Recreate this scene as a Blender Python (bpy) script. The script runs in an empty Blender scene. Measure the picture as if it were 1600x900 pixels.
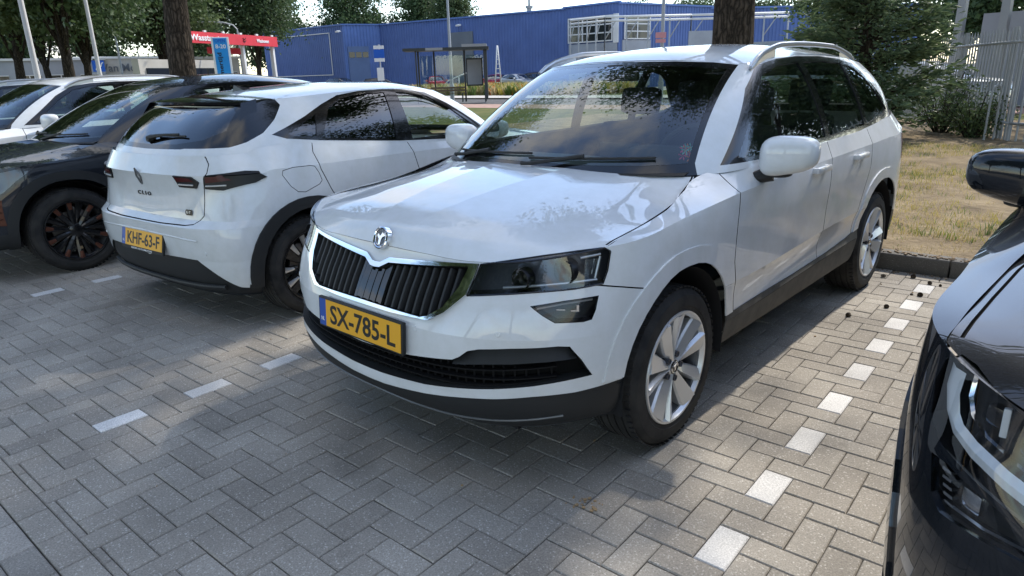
import bpy, bmesh, math, random
import numpy as np
from mathutils import Vector, Matrix
from mathutils.bvhtree import BVHTree

scene = bpy.context.scene
COL = scene.collection
random.seed(7)
RNG = np.random.default_rng(11)

# ------------------------------------------------------------------ camera
CAM_H = 1.4801; PITCH = 0.3043; ROLL = 0.0288; YAW = 0.6989
cam_data = bpy.data.cameras.new('camera'); cam = bpy.data.objects.new('camera', cam_data); COL.objects.link(cam)
cam_data.sensor_width = 36.0; cam_data.lens = 36.0*1063.4/1600.0
cam_data.clip_start = 0.05; cam_data.clip_end = 2000
_f0 = Vector((-math.sin(YAW), math.cos(YAW), 0)); _r0 = Vector((math.cos(YAW), math.sin(YAW), 0)); _z = Vector((0, 0, 1))
_fw = _f0*math.cos(PITCH)-_z*math.sin(PITCH); _up = _f0*math.sin(PITCH)+_z*math.cos(PITCH)
_r = _r0*math.cos(ROLL)-_up*math.sin(ROLL); _u = _r0*math.sin(ROLL)+_up*math.cos(ROLL)
_m = Matrix(((_r.x, _u.x, -_fw.x, 0), (_r.y, _u.y, -_fw.y, 0), (_r.z, _u.z, -_fw.z, CAM_H), (0, 0, 0, 1)))
cam.matrix_world = _m
scene.camera = cam

# ------------------------------------------------------------------ world, sun, exposure
SUN_EL = math.radians(47); SUN_DIR = Vector((0.10, 1.0, 0)).normalized()      # horizontal direction towards the sun
world = bpy.data.worlds.new('World'); scene.world = world; world.use_nodes = True
wn = world.node_tree.nodes; wl = world.node_tree.links
sky = wn.new('ShaderNodeTexSky'); sky.sky_type = 'NISHITA'; sky.sun_disc = False
sky.sun_elevation = SUN_EL; sky.sun_rotation = math.atan2(SUN_DIR.x, SUN_DIR.y)
sky.air_density = 1.0; sky.dust_density = 0.45; sky.ozone_density = 1.0; sky.altitude = 20
# broken white cloud over the blue, everywhere alike
_tc = wn.new('ShaderNodeTexCoord'); _sx = wn.new('ShaderNodeSeparateXYZ'); wl.new(_tc.outputs['Generated'], _sx.inputs[0])
_az = wn.new('ShaderNodeMath'); _az.operation = 'ABSOLUTE'; wl.new(_sx.outputs['Z'], _az.inputs[0])
_ad = wn.new('ShaderNodeMath'); _ad.operation = 'ADD'; _ad.inputs[1].default_value = .22; wl.new(_az.outputs[0], _ad.inputs[0])
_dx = wn.new('ShaderNodeMath'); _dx.operation = 'DIVIDE'; wl.new(_sx.outputs['X'], _dx.inputs[0]); wl.new(_ad.outputs[0], _dx.inputs[1])
_dy = wn.new('ShaderNodeMath'); _dy.operation = 'DIVIDE'; wl.new(_sx.outputs['Y'], _dy.inputs[0]); wl.new(_ad.outputs[0], _dy.inputs[1])
_cx = wn.new('ShaderNodeCombineXYZ'); wl.new(_dx.outputs[0], _cx.inputs[0]); wl.new(_dy.outputs[0], _cx.inputs[1])
_no = wn.new('ShaderNodeTexNoise'); _no.inputs['Scale'].default_value = 1.5; _no.inputs['Detail'].default_value = 9; _no.inputs['Roughness'].default_value = .58; wl.new(_cx.outputs[0], _no.inputs['Vector'])
_rp = wn.new('ShaderNodeMapRange'); _rp.interpolation_type = 'SMOOTHSTEP'; _rp.inputs['From Min'].default_value = .47; _rp.inputs['From Max'].default_value = .66; wl.new(_no.outputs['Fac'], _rp.inputs['Value'])
_mx = wn.new('ShaderNodeMix'); _mx.data_type = 'RGBA'; _mx.inputs['B'].default_value = (3.9, 3.85, 3.8, 1); wl.new(_rp.outputs[0], _mx.inputs['Factor']); wl.new(sky.outputs[0], _mx.inputs['A'])
wl.new(_mx.outputs['Result'], wn['Background'].inputs[0]); wn['Background'].inputs[1].default_value = 0.15
sun_data = bpy.data.lights.new('sun', 'SUN'); sun_data.energy = 2.1; sun_data.angle = math.radians(1.2); sun_data.color = (1.0, 0.93, 0.82)
sun = bpy.data.objects.new('sun', sun_data); COL.objects.link(sun)
_sd = (SUN_DIR*math.cos(SUN_EL)+_z*math.sin(SUN_EL)).normalized()
sun.rotation_euler = _sd.to_track_quat('Z', 'Y').to_euler()
scene.view_settings.view_transform = 'Standard'; scene.view_settings.look = 'None'
scene.view_settings.gamma = 1.0; scene.view_settings.use_curve_mapping = False
scene.view_settings.exposure = 1.30
scene.cycles.max_bounces = 8; scene.cycles.transparent_max_bounces = 12
scene.cycles.caustics_reflective = False; scene.cycles.caustics_refractive = False

# ------------------------------------------------------------------ helpers
def tag(o, label=None, cat=None, group=None, kind=None):
    if label: o['label'] = label
    if cat: o['category'] = cat
    if group: o['group'] = group
    if kind: o['kind'] = kind
    return o

def empty(name, loc=(0, 0, 0), rz=0):
    o = bpy.data.objects.new(name, None); COL.objects.link(o); o.empty_display_size = .2
    o.location = loc; o.rotation_euler = (0, 0, rz); return o

def link_mesh(name, me, mat=None, parent=None, loc=None, rot=None):
    o = bpy.data.objects.new(name, me); COL.objects.link(o)
    if mat is not None and not me.materials: me.materials.append(mat)
    if parent: o.parent = parent
    if loc is not None: o.location = loc
    if rot is not None: o.rotation_euler = rot
    return o

def copy_tree(o, parent=None):
    c = o.copy(); COL.objects.link(c); c.parent = parent
    for ch in list(o.children): copy_tree(ch, c)
    return c

class MB:
    """mesh collector"""
    def __init__(s): s.v = []; s.f = []; s.sm = []; s.mi = []
    def add(s, vs, fs, smooth=False, mi=0):
        b = len(s.v); s.v += [tuple(p) for p in vs]; s.f += [tuple(b+i for i in q) for q in fs]; s.sm += [smooth]*len(fs); s.mi += [mi]*len(fs); return s
    def box(s, c, d, rz=0, bev=0, rx=0, ry=0, mi=0):
        x, y, z = d[0]/2, d[1]/2, d[2]/2
        R = Matrix.Rotation(rz, 3, 'Z') @ Matrix.Rotation(ry, 3, 'Y') @ Matrix.Rotation(rx, 3, 'X')
        C = Vector(c)
        if bev <= 0:
            vs = [C+R@Vector((a*x, b*y, g*z)) for a in (-1, 1) for b in (-1, 1) for g in (-1, 1)]
            return s.add(vs, [(0, 1, 3, 2), (4, 6, 7, 5), (0, 4, 5, 1), (2, 3, 7, 6), (0, 2, 6, 4), (1, 5, 7, 3)], False, mi)
        b_ = min(bev, x*.98, y*.98, z*.98); bm = bmesh.new()
        bmesh.ops.create_cube(bm, size=1.0)
        for v in bm.verts: v.co = Vector((v.co.x*2*x, v.co.y*2*y, v.co.z*2*z))
        bmesh.ops.bevel(bm, geom=list(bm.edges), offset=b_, segments=2, profile=.6, affect='EDGES')
        bm.verts.index_update()
        vs = [C+R@v.co for v in bm.verts]; fs = [[v.index for v in f.verts] for f in bm.faces]; bm.free()
        return s.add(vs, fs, True, mi)
    def superq(s, c, r, e1=.5, e2=.5, n=18, m=12, rz=0, shape=None, mi=0):
        f = lambda v, e: math.copysign(abs(v)**e, v); vs = []; fs = []; R = Matrix.Rotation(rz, 3, 'Z')
        for i in range(m+1):
            la = -math.pi/2+math.pi*i/m
            for j in range(n):
                lo = 2*math.pi*j/n; p = Vector((r[0]*f(math.cos(la), e1)*f(math.cos(lo), e2), r[1]*f(math.cos(la), e1)*f(math.sin(lo), e2), r[2]*f(math.sin(la), e1)))
                if shape: p = shape(p)
                vs.append(R@p+Vector(c))
        for i in range(m):
            for j in range(n): fs.append((i*n+j, i*n+(j+1) % n, (i+1)*n+(j+1) % n, (i+1)*n+j))
        return s.add(vs, fs, True, mi)
    def tube(s, pts, r, n=8, cap=True, smooth=True, mi=0):
        pts = [Vector(p) for p in pts]; rs = r if isinstance(r, (list, tuple)) else [r]*len(pts)
        vs = []; fs = []; prev = None
        for i, p in enumerate(pts):
            t = (pts[min(i+1, len(pts)-1)]-pts[max(i-1, 0)]).normalized()
            a = prev if prev else (Vector((0, 0, 1)) if abs(t.z) < .9 else Vector((1, 0, 0)))
            x = (a-t*a.dot(t)).normalized(); prev = x; y = t.cross(x)
            for k in range(n):
                th = 2*math.pi*k/n; vs.append(p+(x*math.cos(th)+y*math.sin(th))*rs[i])
        for i in range(len(pts)-1):
            for k in range(n):
                k2 = (k+1) % n; fs.append((i*n+k, i*n+k2, (i+1)*n+k2, (i+1)*n+k))
        s.add(vs, fs, smooth, mi)
        if cap:
            b = len(s.v)-len(vs)
            s.f.append(tuple(b+k for k in reversed(range(n)))); s.sm.append(False); s.mi.append(mi)
            s.f.append(tuple(b+(len(pts)-1)*n+k for k in range(n))); s.sm.append(False); s.mi.append(mi)
        return s
    def lathe(s, prof, n=32, axis='X', c=(0, 0, 0), smooth=True, close=False, mi=0):
        """prof: (axial, radius) list"""
        vs = []; fs = []; m = len(prof)
        for k in range(n):
            th = 2*math.pi*k/n; co, si = math.cos(th), math.sin(th)
            for a, r in prof:
                p = (a, r*co, r*si) if axis == 'X' else (r*co, a, r*si) if axis == 'Y' else (r*co, r*si, a)
                vs.append((p[0]+c[0], p[1]+c[1], p[2]+c[2]))
        for k in range(n):
            k2 = (k+1) % n
            for j in range(m-1+(1 if close else 0)):
                j2 = (j+1) % m; fs.append((k*m+j, k*m+j2, k2*m+j2, k2*m+j))
        return s.add(vs, fs, smooth, mi)
    def prism(s, poly, d0, d1, plane='XZ', mi=0):
        """extrude a 2D polygon"""
        def P(a, b, d):
            return (a, d, b) if plane == 'XZ' else (d, a, b) if plane == 'YZ' else (a, b, d)
        n = len(poly); vs = [P(a, b, d0) for a, b in poly]+[P(a, b, d1) for a, b in poly]
        fs = [tuple(range(n)), tuple(reversed(range(n, 2*n)))]+[(i, i+n, (i+1) % n+n, (i+1) % n) for i in range(n)]
        return s.add(vs, fs, False, mi)
    def mesh(s, name='mesh', mats=(), sharp=None):
        me = bpy.data.meshes.new(name); me.from_pydata(s.v, [], s.f); me.update()
        me.polygons.foreach_set('use_smooth', s.sm); me.polygons.foreach_set('material_index', s.mi)
        for m in mats: me.materials.append(m)
        return me
    def build(s, name, mat=None, parent=None, loc=None, rot=None, fix=True):
        me = s.mesh(name, (mat if isinstance(mat, (list, tuple)) else [mat]) if mat else ())
        if fix:
            bm = bmesh.new(); bm.from_mesh(me); bmesh.ops.recalc_face_normals(bm, faces=bm.faces)
            for e in bm.edges:
                if len(e.link_faces) == 2 and e.calc_face_angle(0) > .6: e.smooth = False
            bm.to_mesh(me); bm.free()
        return link_mesh(name, me, None, parent, loc, rot)

_text_cache = {}
def text_mesh(txt, size=1.0, bold=0.0, align='CENTER', ext=0.0):
    key = (txt, size, bold, align, ext)
    if key not in _text_cache:
        cu = bpy.data.curves.new('lettering', 'FONT'); cu.body = txt; cu.size = size; cu.align_x = align; cu.align_y = 'CENTER'
        cu.offset = bold; cu.extrude = ext; cu.resolution_u = 3
        ob = bpy.data.objects.new('lettering', cu); COL.objects.link(ob)
        dg = bpy.context.evaluated_depsgraph_get(); dg.update()
        me = bpy.data.meshes.new_from_object(ob.evaluated_get(dg)); bpy.data.objects.remove(ob)
        _text_cache[key] = me
    return _text_cache[key].copy()

def text_obj(name, txt, mat, parent, M, width=None, height=None, bold=0, ext=0.0006):
    """lettering: local X = reading direction, Y = up; M = Matrix placing it; fitted to width x height"""
    me = text_mesh(txt, 1.0, bold, 'CENTER', 0.02)
    xs = [v.co.x for v in me.vertices]; ys = [v.co.y for v in me.vertices]
    cx, cy = (min(xs)+max(xs))/2, (min(ys)+max(ys))/2
    sx = width/(max(xs)-min(xs)) if width else 1; sy = height/(max(ys)-min(ys)) if height else sx
    if not width: sx = sy
    for v in me.vertices:
        v.co = M @ Vector(((v.co.x-cx)*sx, (v.co.y-cy)*sy, v.co.z/.02*ext))
    me.materials.clear(); me.materials.append(mat)
    return link_mesh(name, me, None, parent)

# ------------------------------------------------------------------ materials
def pmat(name, col, rough=.5, metal=0, coat=0, spec=.5, coat_rough=.03, emit=None, trans=0, ior=1.45):
    m = bpy.data.materials.new(name); m.use_nodes = True; b = m.node_tree.nodes['Principled BSDF']
    b.inputs['Base Color'].default_value = (*col, 1); b.inputs['Roughness'].default_value = rough
    b.inputs['Metallic'].default_value = metal; b.inputs['Coat Weight'].default_value = coat
    b.inputs['Coat Roughness'].default_value = coat_rough; b.inputs['Specular IOR Level'].default_value = spec
    b.inputs['Transmission Weight'].default_value = trans; b.inputs['IOR'].default_value = ior
    return m
def nodes(m): return m.node_tree.nodes, m.node_tree.links, m.node_tree.nodes['Principled BSDF']
def noise_col(m, c0, c1, scale=20, detail=6, lo=.35, hi=.65, coord='Object', rough=.6):
    n, l, b = nodes(m); tc = n.new('ShaderNodeTexCoord'); t = n.new('ShaderNodeTexNoise'); r = n.new('ShaderNodeValToRGB')
    t.inputs['Scale'].default_value = scale; t.inputs['Detail'].default_value = detail; t.inputs['Roughness'].default_value = rough
    l.new(tc.outputs[coord], t.inputs['Vector']); l.new(t.outputs['Fac'], r.inputs['Fac'])
    r.color_ramp.elements[0].position = lo; r.color_ramp.elements[1].position = hi
    r.color_ramp.elements[0].color = (*c0, 1); r.color_ramp.elements[1].color = (*c1, 1)
    l.new(r.outputs['Color'], b.inputs['Base Color']); return t, r
def add_bump(m, scale=60, strength=.2, dist=.01, detail=4, coord='Object'):
    n, l, b = nodes(m); tc = n.new('ShaderNodeTexCoord'); t = n.new('ShaderNodeTexNoise'); bp = n.new('ShaderNodeBump')
    t.inputs['Scale'].default_value = scale; t.inputs['Detail'].default_value = detail
    bp.inputs['Strength'].default_value = strength; bp.inputs['Distance'].default_value = dist
    l.new(tc.outputs[coord], t.inputs['Vector']); l.new(t.outputs['Fac'], bp.inputs['Height']); l.new(bp.outputs['Normal'], b.inputs['Normal'])
    return bp
def glass_mat(name, tint, refl=1.0, ior=1.5, rough=0.0):
    m = bpy.data.materials.new(name); m.use_nodes = True; n = m.node_tree.nodes; l = m.node_tree.links
    n.remove(n['Principled BSDF']); out = n['Material Output']
    tr = n.new('ShaderNodeBsdfTransparent'); tr.inputs[0].default_value = (*tint, 1)
    gl = n.new('ShaderNodeBsdfGlossy'); gl.inputs['Roughness'].default_value = rough; gl.inputs['Color'].default_value = (.95, .97, 1, 1)
    lw = n.new('ShaderNodeLayerWeight'); lw.inputs['Blend'].default_value = .5      # same reflectance from both sides of a thin pane
    pw = n.new('ShaderNodeMath'); pw.operation = 'POWER'; pw.inputs[1].default_value = 3.4; l.new(lw.outputs['Facing'], pw.inputs[0])
    mu = n.new('ShaderNodeMath'); mu.operation = 'MULTIPLY_ADD'; mu.inputs[1].default_value = .9; mu.inputs[2].default_value = .045*refl; mu.use_clamp = True
    mx = n.new('ShaderNodeMixShader'); l.new(pw.outputs[0], mu.inputs[0]); l.new(mu.outputs[0], mx.inputs[0])
    l.new(tr.outputs[0], mx.inputs[1]); l.new(gl.outputs[0], mx.inputs[2]); l.new(mx.outputs[0], out.inputs['Surface']); return m

def paint(name, col, metal=0, flake=0):
    m = pmat(name, col, .38, metal, 1.0, .06, .015)
    n, l, b = nodes(m)                                    # faint road film, so the paint is not perfectly even
    tc = n.new('ShaderNodeTexCoord'); t = n.new('ShaderNodeTexNoise'); t.inputs['Scale'].default_value = 3.0; t.inputs['Detail'].default_value = 8
    mp = n.new('ShaderNodeMapRange'); mp.inputs['To Min'].default_value = .004; mp.inputs['To Max'].default_value = .022
    l.new(tc.outputs['Object'], t.inputs['Vector']); l.new(t.outputs['Fac'], mp.inputs['Value']); l.new(mp.outputs[0], b.inputs['Coat Roughness'])
    t2 = n.new('ShaderNodeTexNoise'); t2.inputs['Scale'].default_value = 9; t2.inputs['Detail'].default_value = 9; t2.inputs['Roughness'].default_value = .7
    r = n.new('ShaderNodeValToRGB'); r.color_ramp.elements[0].position = .3; r.color_ramp.elements[1].position = .62
    k = .90
    r.color_ramp.elements[0].color = (col[0]*k, col[1]*k, col[2]*k*.97, 1); r.color_ramp.elements[1].color = (*col, 1)
    l.new(tc.outputs['Object'], t2.inputs['Vector']); l.new(t2.outputs['Fac'], r.inputs['Fac']); l.new(r.outputs['Color'], b.inputs['Base Color'])
    return m
MT = {}
MT['white'] = paint('white_paint', (.68, .70, .72))
MT['grey'] = paint('graphite_paint', (.018, .021, .028), .1)
MT['black'] = paint('black_paint', (.006, .008, .012), 0)
MT['red'] = paint('red_paint', (.42, .02, .02)); MT['silver'] = paint('silver_paint', (.42, .44, .46), .6)
MT['blue_car'] = paint('dark_blue_paint', (.02, .035, .09), .2)
MT['plastic'] = pmat('black_plastic', (.020, .021, .022), .55, spec=.4); add_bump(MT['plastic'], 900, .08, .001)
MT['greyplastic'] = pmat('weathered_plastic', (.055, .055, .053), .6, spec=.35); noise_col(MT['greyplastic'], (.042, .042, .041), (.075, .073, .068), 14, 8)
MT['gloss'] = pmat('gloss_black', (.006, .006, .007), .12, coat=.5)
MT['gap'] = pmat('shadow_gap', (.008, .008, .008), .9, spec=.1)
MT['chrome'] = pmat('chrome', (.80, .81, .83), .07, 1)
MT['satin'] = pmat('satin_silver', (.55, .56, .57), .32, .85)
MT['rubber'] = pmat('tyre_rubber', (.022, .022, .023), .78, spec=.3)
noise_col(MT['rubber'], (.016, .016, .017), (.040, .038, .036), 9, 8); 
MT['alloy'] = pmat('silver_alloy', (.66, .67, .68), .36, .65, coat=.3)
MT['alloy_dark'] = pmat('black_alloy', (.012, .012, .013), .25, .3, coat=.5)
MT['copper'] = pmat('copper_paint', (.13, .050, .032), .45, .6)
MT['disc'] = pmat('brake_disc', (.22, .20, .19), .4, .9)
MT['lining'] = pmat('dark_interior', (.020, .020, .022), .85, spec=.2)
MT['seat'] = pmat('seat_cloth', (.028, .028, .030), .95, spec=.1)
MT['dash'] = pmat('dashboard_plastic', (.030, .031, .033), .7, spec=.3)
MT['glass'] = glass_mat('windscreen_glass', (.76, .85, .80), 1.9, 1.5)
MT['sideglass'] = glass_mat('side_glass', (.68, .77, .73), 1.6, 1.5)
MT['privacy'] = glass_mat('tinted_rear_glass', (.05, .055, .055), 2.2, 1.5)
MT['lens'] = glass_mat('lamp_lens', (.86, .88, .90), 1.6, 1.5)
MT['reflector'] = pmat('lamp_reflector', (.62, .64, .67), .14, 1.0)
MT['lampdark'] = pmat('lamp_housing', (.055, .060, .075), .32, .3)
MT['drl'] = pmat('light_guide', (.80, .82, .84), .18, coat=1)
MT['redlens'] = pmat('tail_lamp_red', (.060, .009, .009), .25, spec=.3)
MT['rimdark'] = pmat('rim_barrel_grey', (.10, .10, .105), .45, .6)
MT['lampblack'] = pmat('lamp_black', (.010, .010, .011), .30, spec=.3)
MT['lens2'] = glass_mat('small_lamp_lens', (.80, .82, .84), .8)
MT['meshdark'] = pmat('intake_black', (.007, .007, .008), .6, spec=.2)
MT['lamprs'] = pmat('dark_lamp_housing', (.03, .032, .036), .22, .5)
MT['lensrs'] = glass_mat('dark_lamp_lens', (.80, .82, .84), 1.1)
MT['fogdark'] = pmat('fog_housing', (.015, .015, .017), .3, .3)
MT['orange'] = pmat('indicator_orange', (.75, .22, .02), .2, coat=1)
MT['pl_y'] = pmat('plate_yellow', (.80, .40, .02), .45); MT['pl_b'] = pmat('plate_blue', (.02, .085, .38), .4)
MT['ink'] = pmat('plate_black', (.012, .012, .012), .5); MT['pl_w'] = pmat('print_white', (.8, .8, .8), .5)
MT['blacktext'] = pmat('badge_black', (.02, .02, .022), .3, .5)
# ---------------------------------------------------------------- car surfaces (pure numpy)
# local car frame: x = lateral (car's left +), y = rearward (0 = front axle), z = up.
def interp(knots, vals, t, ends=(False, False)):
    """cubic Hermite through vals (K,...) at knots; ends=(mirror_start, mirror_end) keeps x odd-symmetric there."""
    k = np.asarray(knots, float); v = np.asarray(vals, float)
    n = len(k)
    if n == 2:
        w = ((t-k[0])/(k[1]-k[0])).reshape(-1, *([1]*(v.ndim-1)))
        return v[0]*(1-w)+v[1]*w
    kk, vv = list(k), list(v)
    if ends[0]:
        g = v[1].copy(); g[..., 0] *= -1; kk = [2*k[0]-k[1]]+kk; vv = [g]+vv
    if ends[1]:
        g = v[-2].copy(); g[..., 0] *= -1; kk = kk+[2*k[-1]-k[-2]]; vv = vv+[g]
    kk = np.array(kk); vv = np.array(vv); N = len(kk)
    h = np.diff(kk); d = np.diff(vv, axis=0)/h.reshape(-1, *([1]*(v.ndim-1)))
    m = np.empty_like(vv)
    for i in range(1, N-1):
        m[i] = (d[i-1]*h[i]+d[i]*h[i-1])/(h[i-1]+h[i])
    m[0] = 2*d[0]-m[1] if N > 2 else d[0]
    m[-1] = 2*d[-1]-m[-2] if N > 2 else d[-1]
    i = np.clip(np.searchsorted(kk, t, side='right')-1, 0, N-2)
    sh = (-1,)+(1,)*(v.ndim-1)
    hh = h[i].reshape(sh); s = ((t-kk[i])/h[i]).reshape(sh)
    return ((2*s**3-3*s**2+1)*vv[i]+(s**3-2*s**2+s)*hh*m[i]+(-2*s**3+3*s**2)*vv[i+1]+(s**3-s**2)*hh*m[i+1])

def refine(knots, step):
    out = []
    for a, b in zip(knots[:-1], knots[1:]):
        n = max(1, int(math.ceil((b-a)/step)))
        out += [a+(b-a)*j/n for j in range(n)]
    return np.array(out+[knots[-1]])

def grid_patch(ctrl, step=(.03, .03), creases=(), mir=(False, False), flip=False):
    """ctrl (L,S,3) -> list of (P (l,s,3), N (l,s,3)) split at crease levels"""
    c = np.asarray(ctrl, float); L, S, _ = c.shape
    ks = np.concatenate([[0], np.cumsum(np.linalg.norm(np.diff(c, axis=1), axis=2).max(axis=0)+1e-4)])
    ts = refine(ks, step[1])
    rows = interp(ks, np.swapaxes(c, 0, 1), ts, mir)          # (s, L, 3)
    kl = np.concatenate([[0], np.cumsum(np.linalg.norm(np.diff(c, axis=0), axis=2).max(axis=1)+1e-4)])
    cuts = [0]+[q for q in creases]+[L-1]; out = []
    for a, b in zip(cuts[:-1], cuts[1:]):
        tl = refine(kl[a:b+1], step[0])
        P = interp(kl[a:b+1], np.swapaxes(rows, 0, 1)[a:b+1], tl)   # (l, s, 3)
        P_, N_ = with_normals(P, mir)
        if flip: P_ = np.swapaxes(P_, 0, 1); N_ = -np.swapaxes(N_, 0, 1)
        out.append((P_, N_))
    return out

def with_normals(P, mir=(False, False)):
    du = np.gradient(P, axis=0); dv = np.gradient(P, axis=1)
    if mir[0]: dv[:, 0, 1:] = 0
    if mir[1]: dv[:, -1, 1:] = 0
    n = np.cross(dv, du)
    l = np.linalg.norm(n, axis=2, keepdims=True)
    bad = l[..., 0] < 1e-9
    n = n/np.maximum(l, 1e-12)
    if bad.any():
        for i, j in np.argwhere(bad):
            for di, dj in ((0, 1), (0, -1), (1, 0), (-1, 0), (0, 2), (0, -2)):
                a, b = i+di, j+dj
                if 0 <= a < P.shape[0] and 0 <= b < P.shape[1] and not bad[a, b]:
                    n[i, j] = n[a, b]; break
    return P, n

def car_patches(D, step=.03):
    """D: dict with low (L,S,3), hood (R,C,3), gh (3,G,3), roofc [(y,z)...], creases; returns {name:[(P,N)...]}"""
    out = {}
    out['low'] = grid_patch(D['low'], (step*.8, step), D.get('creases', ()), (True, True))
    out['hood'] = grid_patch(np.swapaxes(np.array(D['hood'], float), 0, 1), (step, step), D.get('hood_creases', ()), (False, False), True)
    out['gh'] = grid_patch(D['gh'], (step*1.2, step*1.2), (), (True, True))
    gh = np.asarray(D['gh'], float); a, b = D['roof_span']; edge = gh[-1, a:b+1]
    fr = np.array([0, .3, .6, .82, .94, 1.0]); rows = []
    for f in fr:
        r = []
        for (y, z), e in zip(D['roofc'], edge):
            r.append((e[0]*f, y+(e[1]-y)*f**2, z+(e[2]-z)*f**D.get('roof_pow', 2.6)))
        rows.append(r)
    out['roof'] = grid_patch(np.swapaxes(np.array(rows), 0, 1), (step*1.3, step*1.3), (), (True, False))
    return out
# ------------------------------------------------------------------ car body: cut a lofted half shell into panels
AX = {'front': (0, 2, 1), 'rear': (0, 2, 1), 'side': (1, 2, 0), 'top': (0, 1, 2)}
def in_poly(a, b, poly):
    c = False; j = len(poly)-1
    for i in range(len(poly)):
        x1, y1 = poly[i]; x2, y2 = poly[j]
        if (y1 > b) != (y2 > b) and a < (x2-x1)*(b-y1)/(y2-y1)+x1: c = not c
        j = i
    return c
def superell(cx, cy, rx, ry, e=2.3, n=36, bottom=None):
    out = []
    for k in range(n):
        t = 2*math.pi*k/n; c, s = math.cos(t), math.sin(t)
        x = cx+rx*math.copysign(abs(c)**(2/e), c); y = cy+ry*math.copysign(abs(s)**(2/e), s)
        if bottom is None or y >= bottom: out.append((x, y))
    if bottom is not None:
        out = sorted(out, key=lambda p: math.atan2(p[1]-cy, p[0]-cx))
        out = [p for p in out if p[1] > cy-1e-6]
        out.sort(key=lambda p: -p[0] if False else math.atan2(p[1]-cy, p[0]-cx))
        out = [(cx+rx, bottom)]+out+[(cx-rx, bottom)]
    return out
def line_polys(line, w):
    ps = []
    for (x1, y1), (x2, y2) in zip(line[:-1], line[1:]):
        dx, dy = x2-x1, y2-y1; l = math.hypot(dx, dy); nx, ny = -dy/l*w/2, dx/l*w/2; ex, ey = dx/l*w*.3, dy/l*w*.3
        ps.append([(x1+nx-ex, y1+ny-ey), (x2+nx+ex, y2+ny+ey), (x2-nx+ex, y2-ny+ey), (x1-nx-ex, y1-ny-ey)])
    return ps

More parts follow.
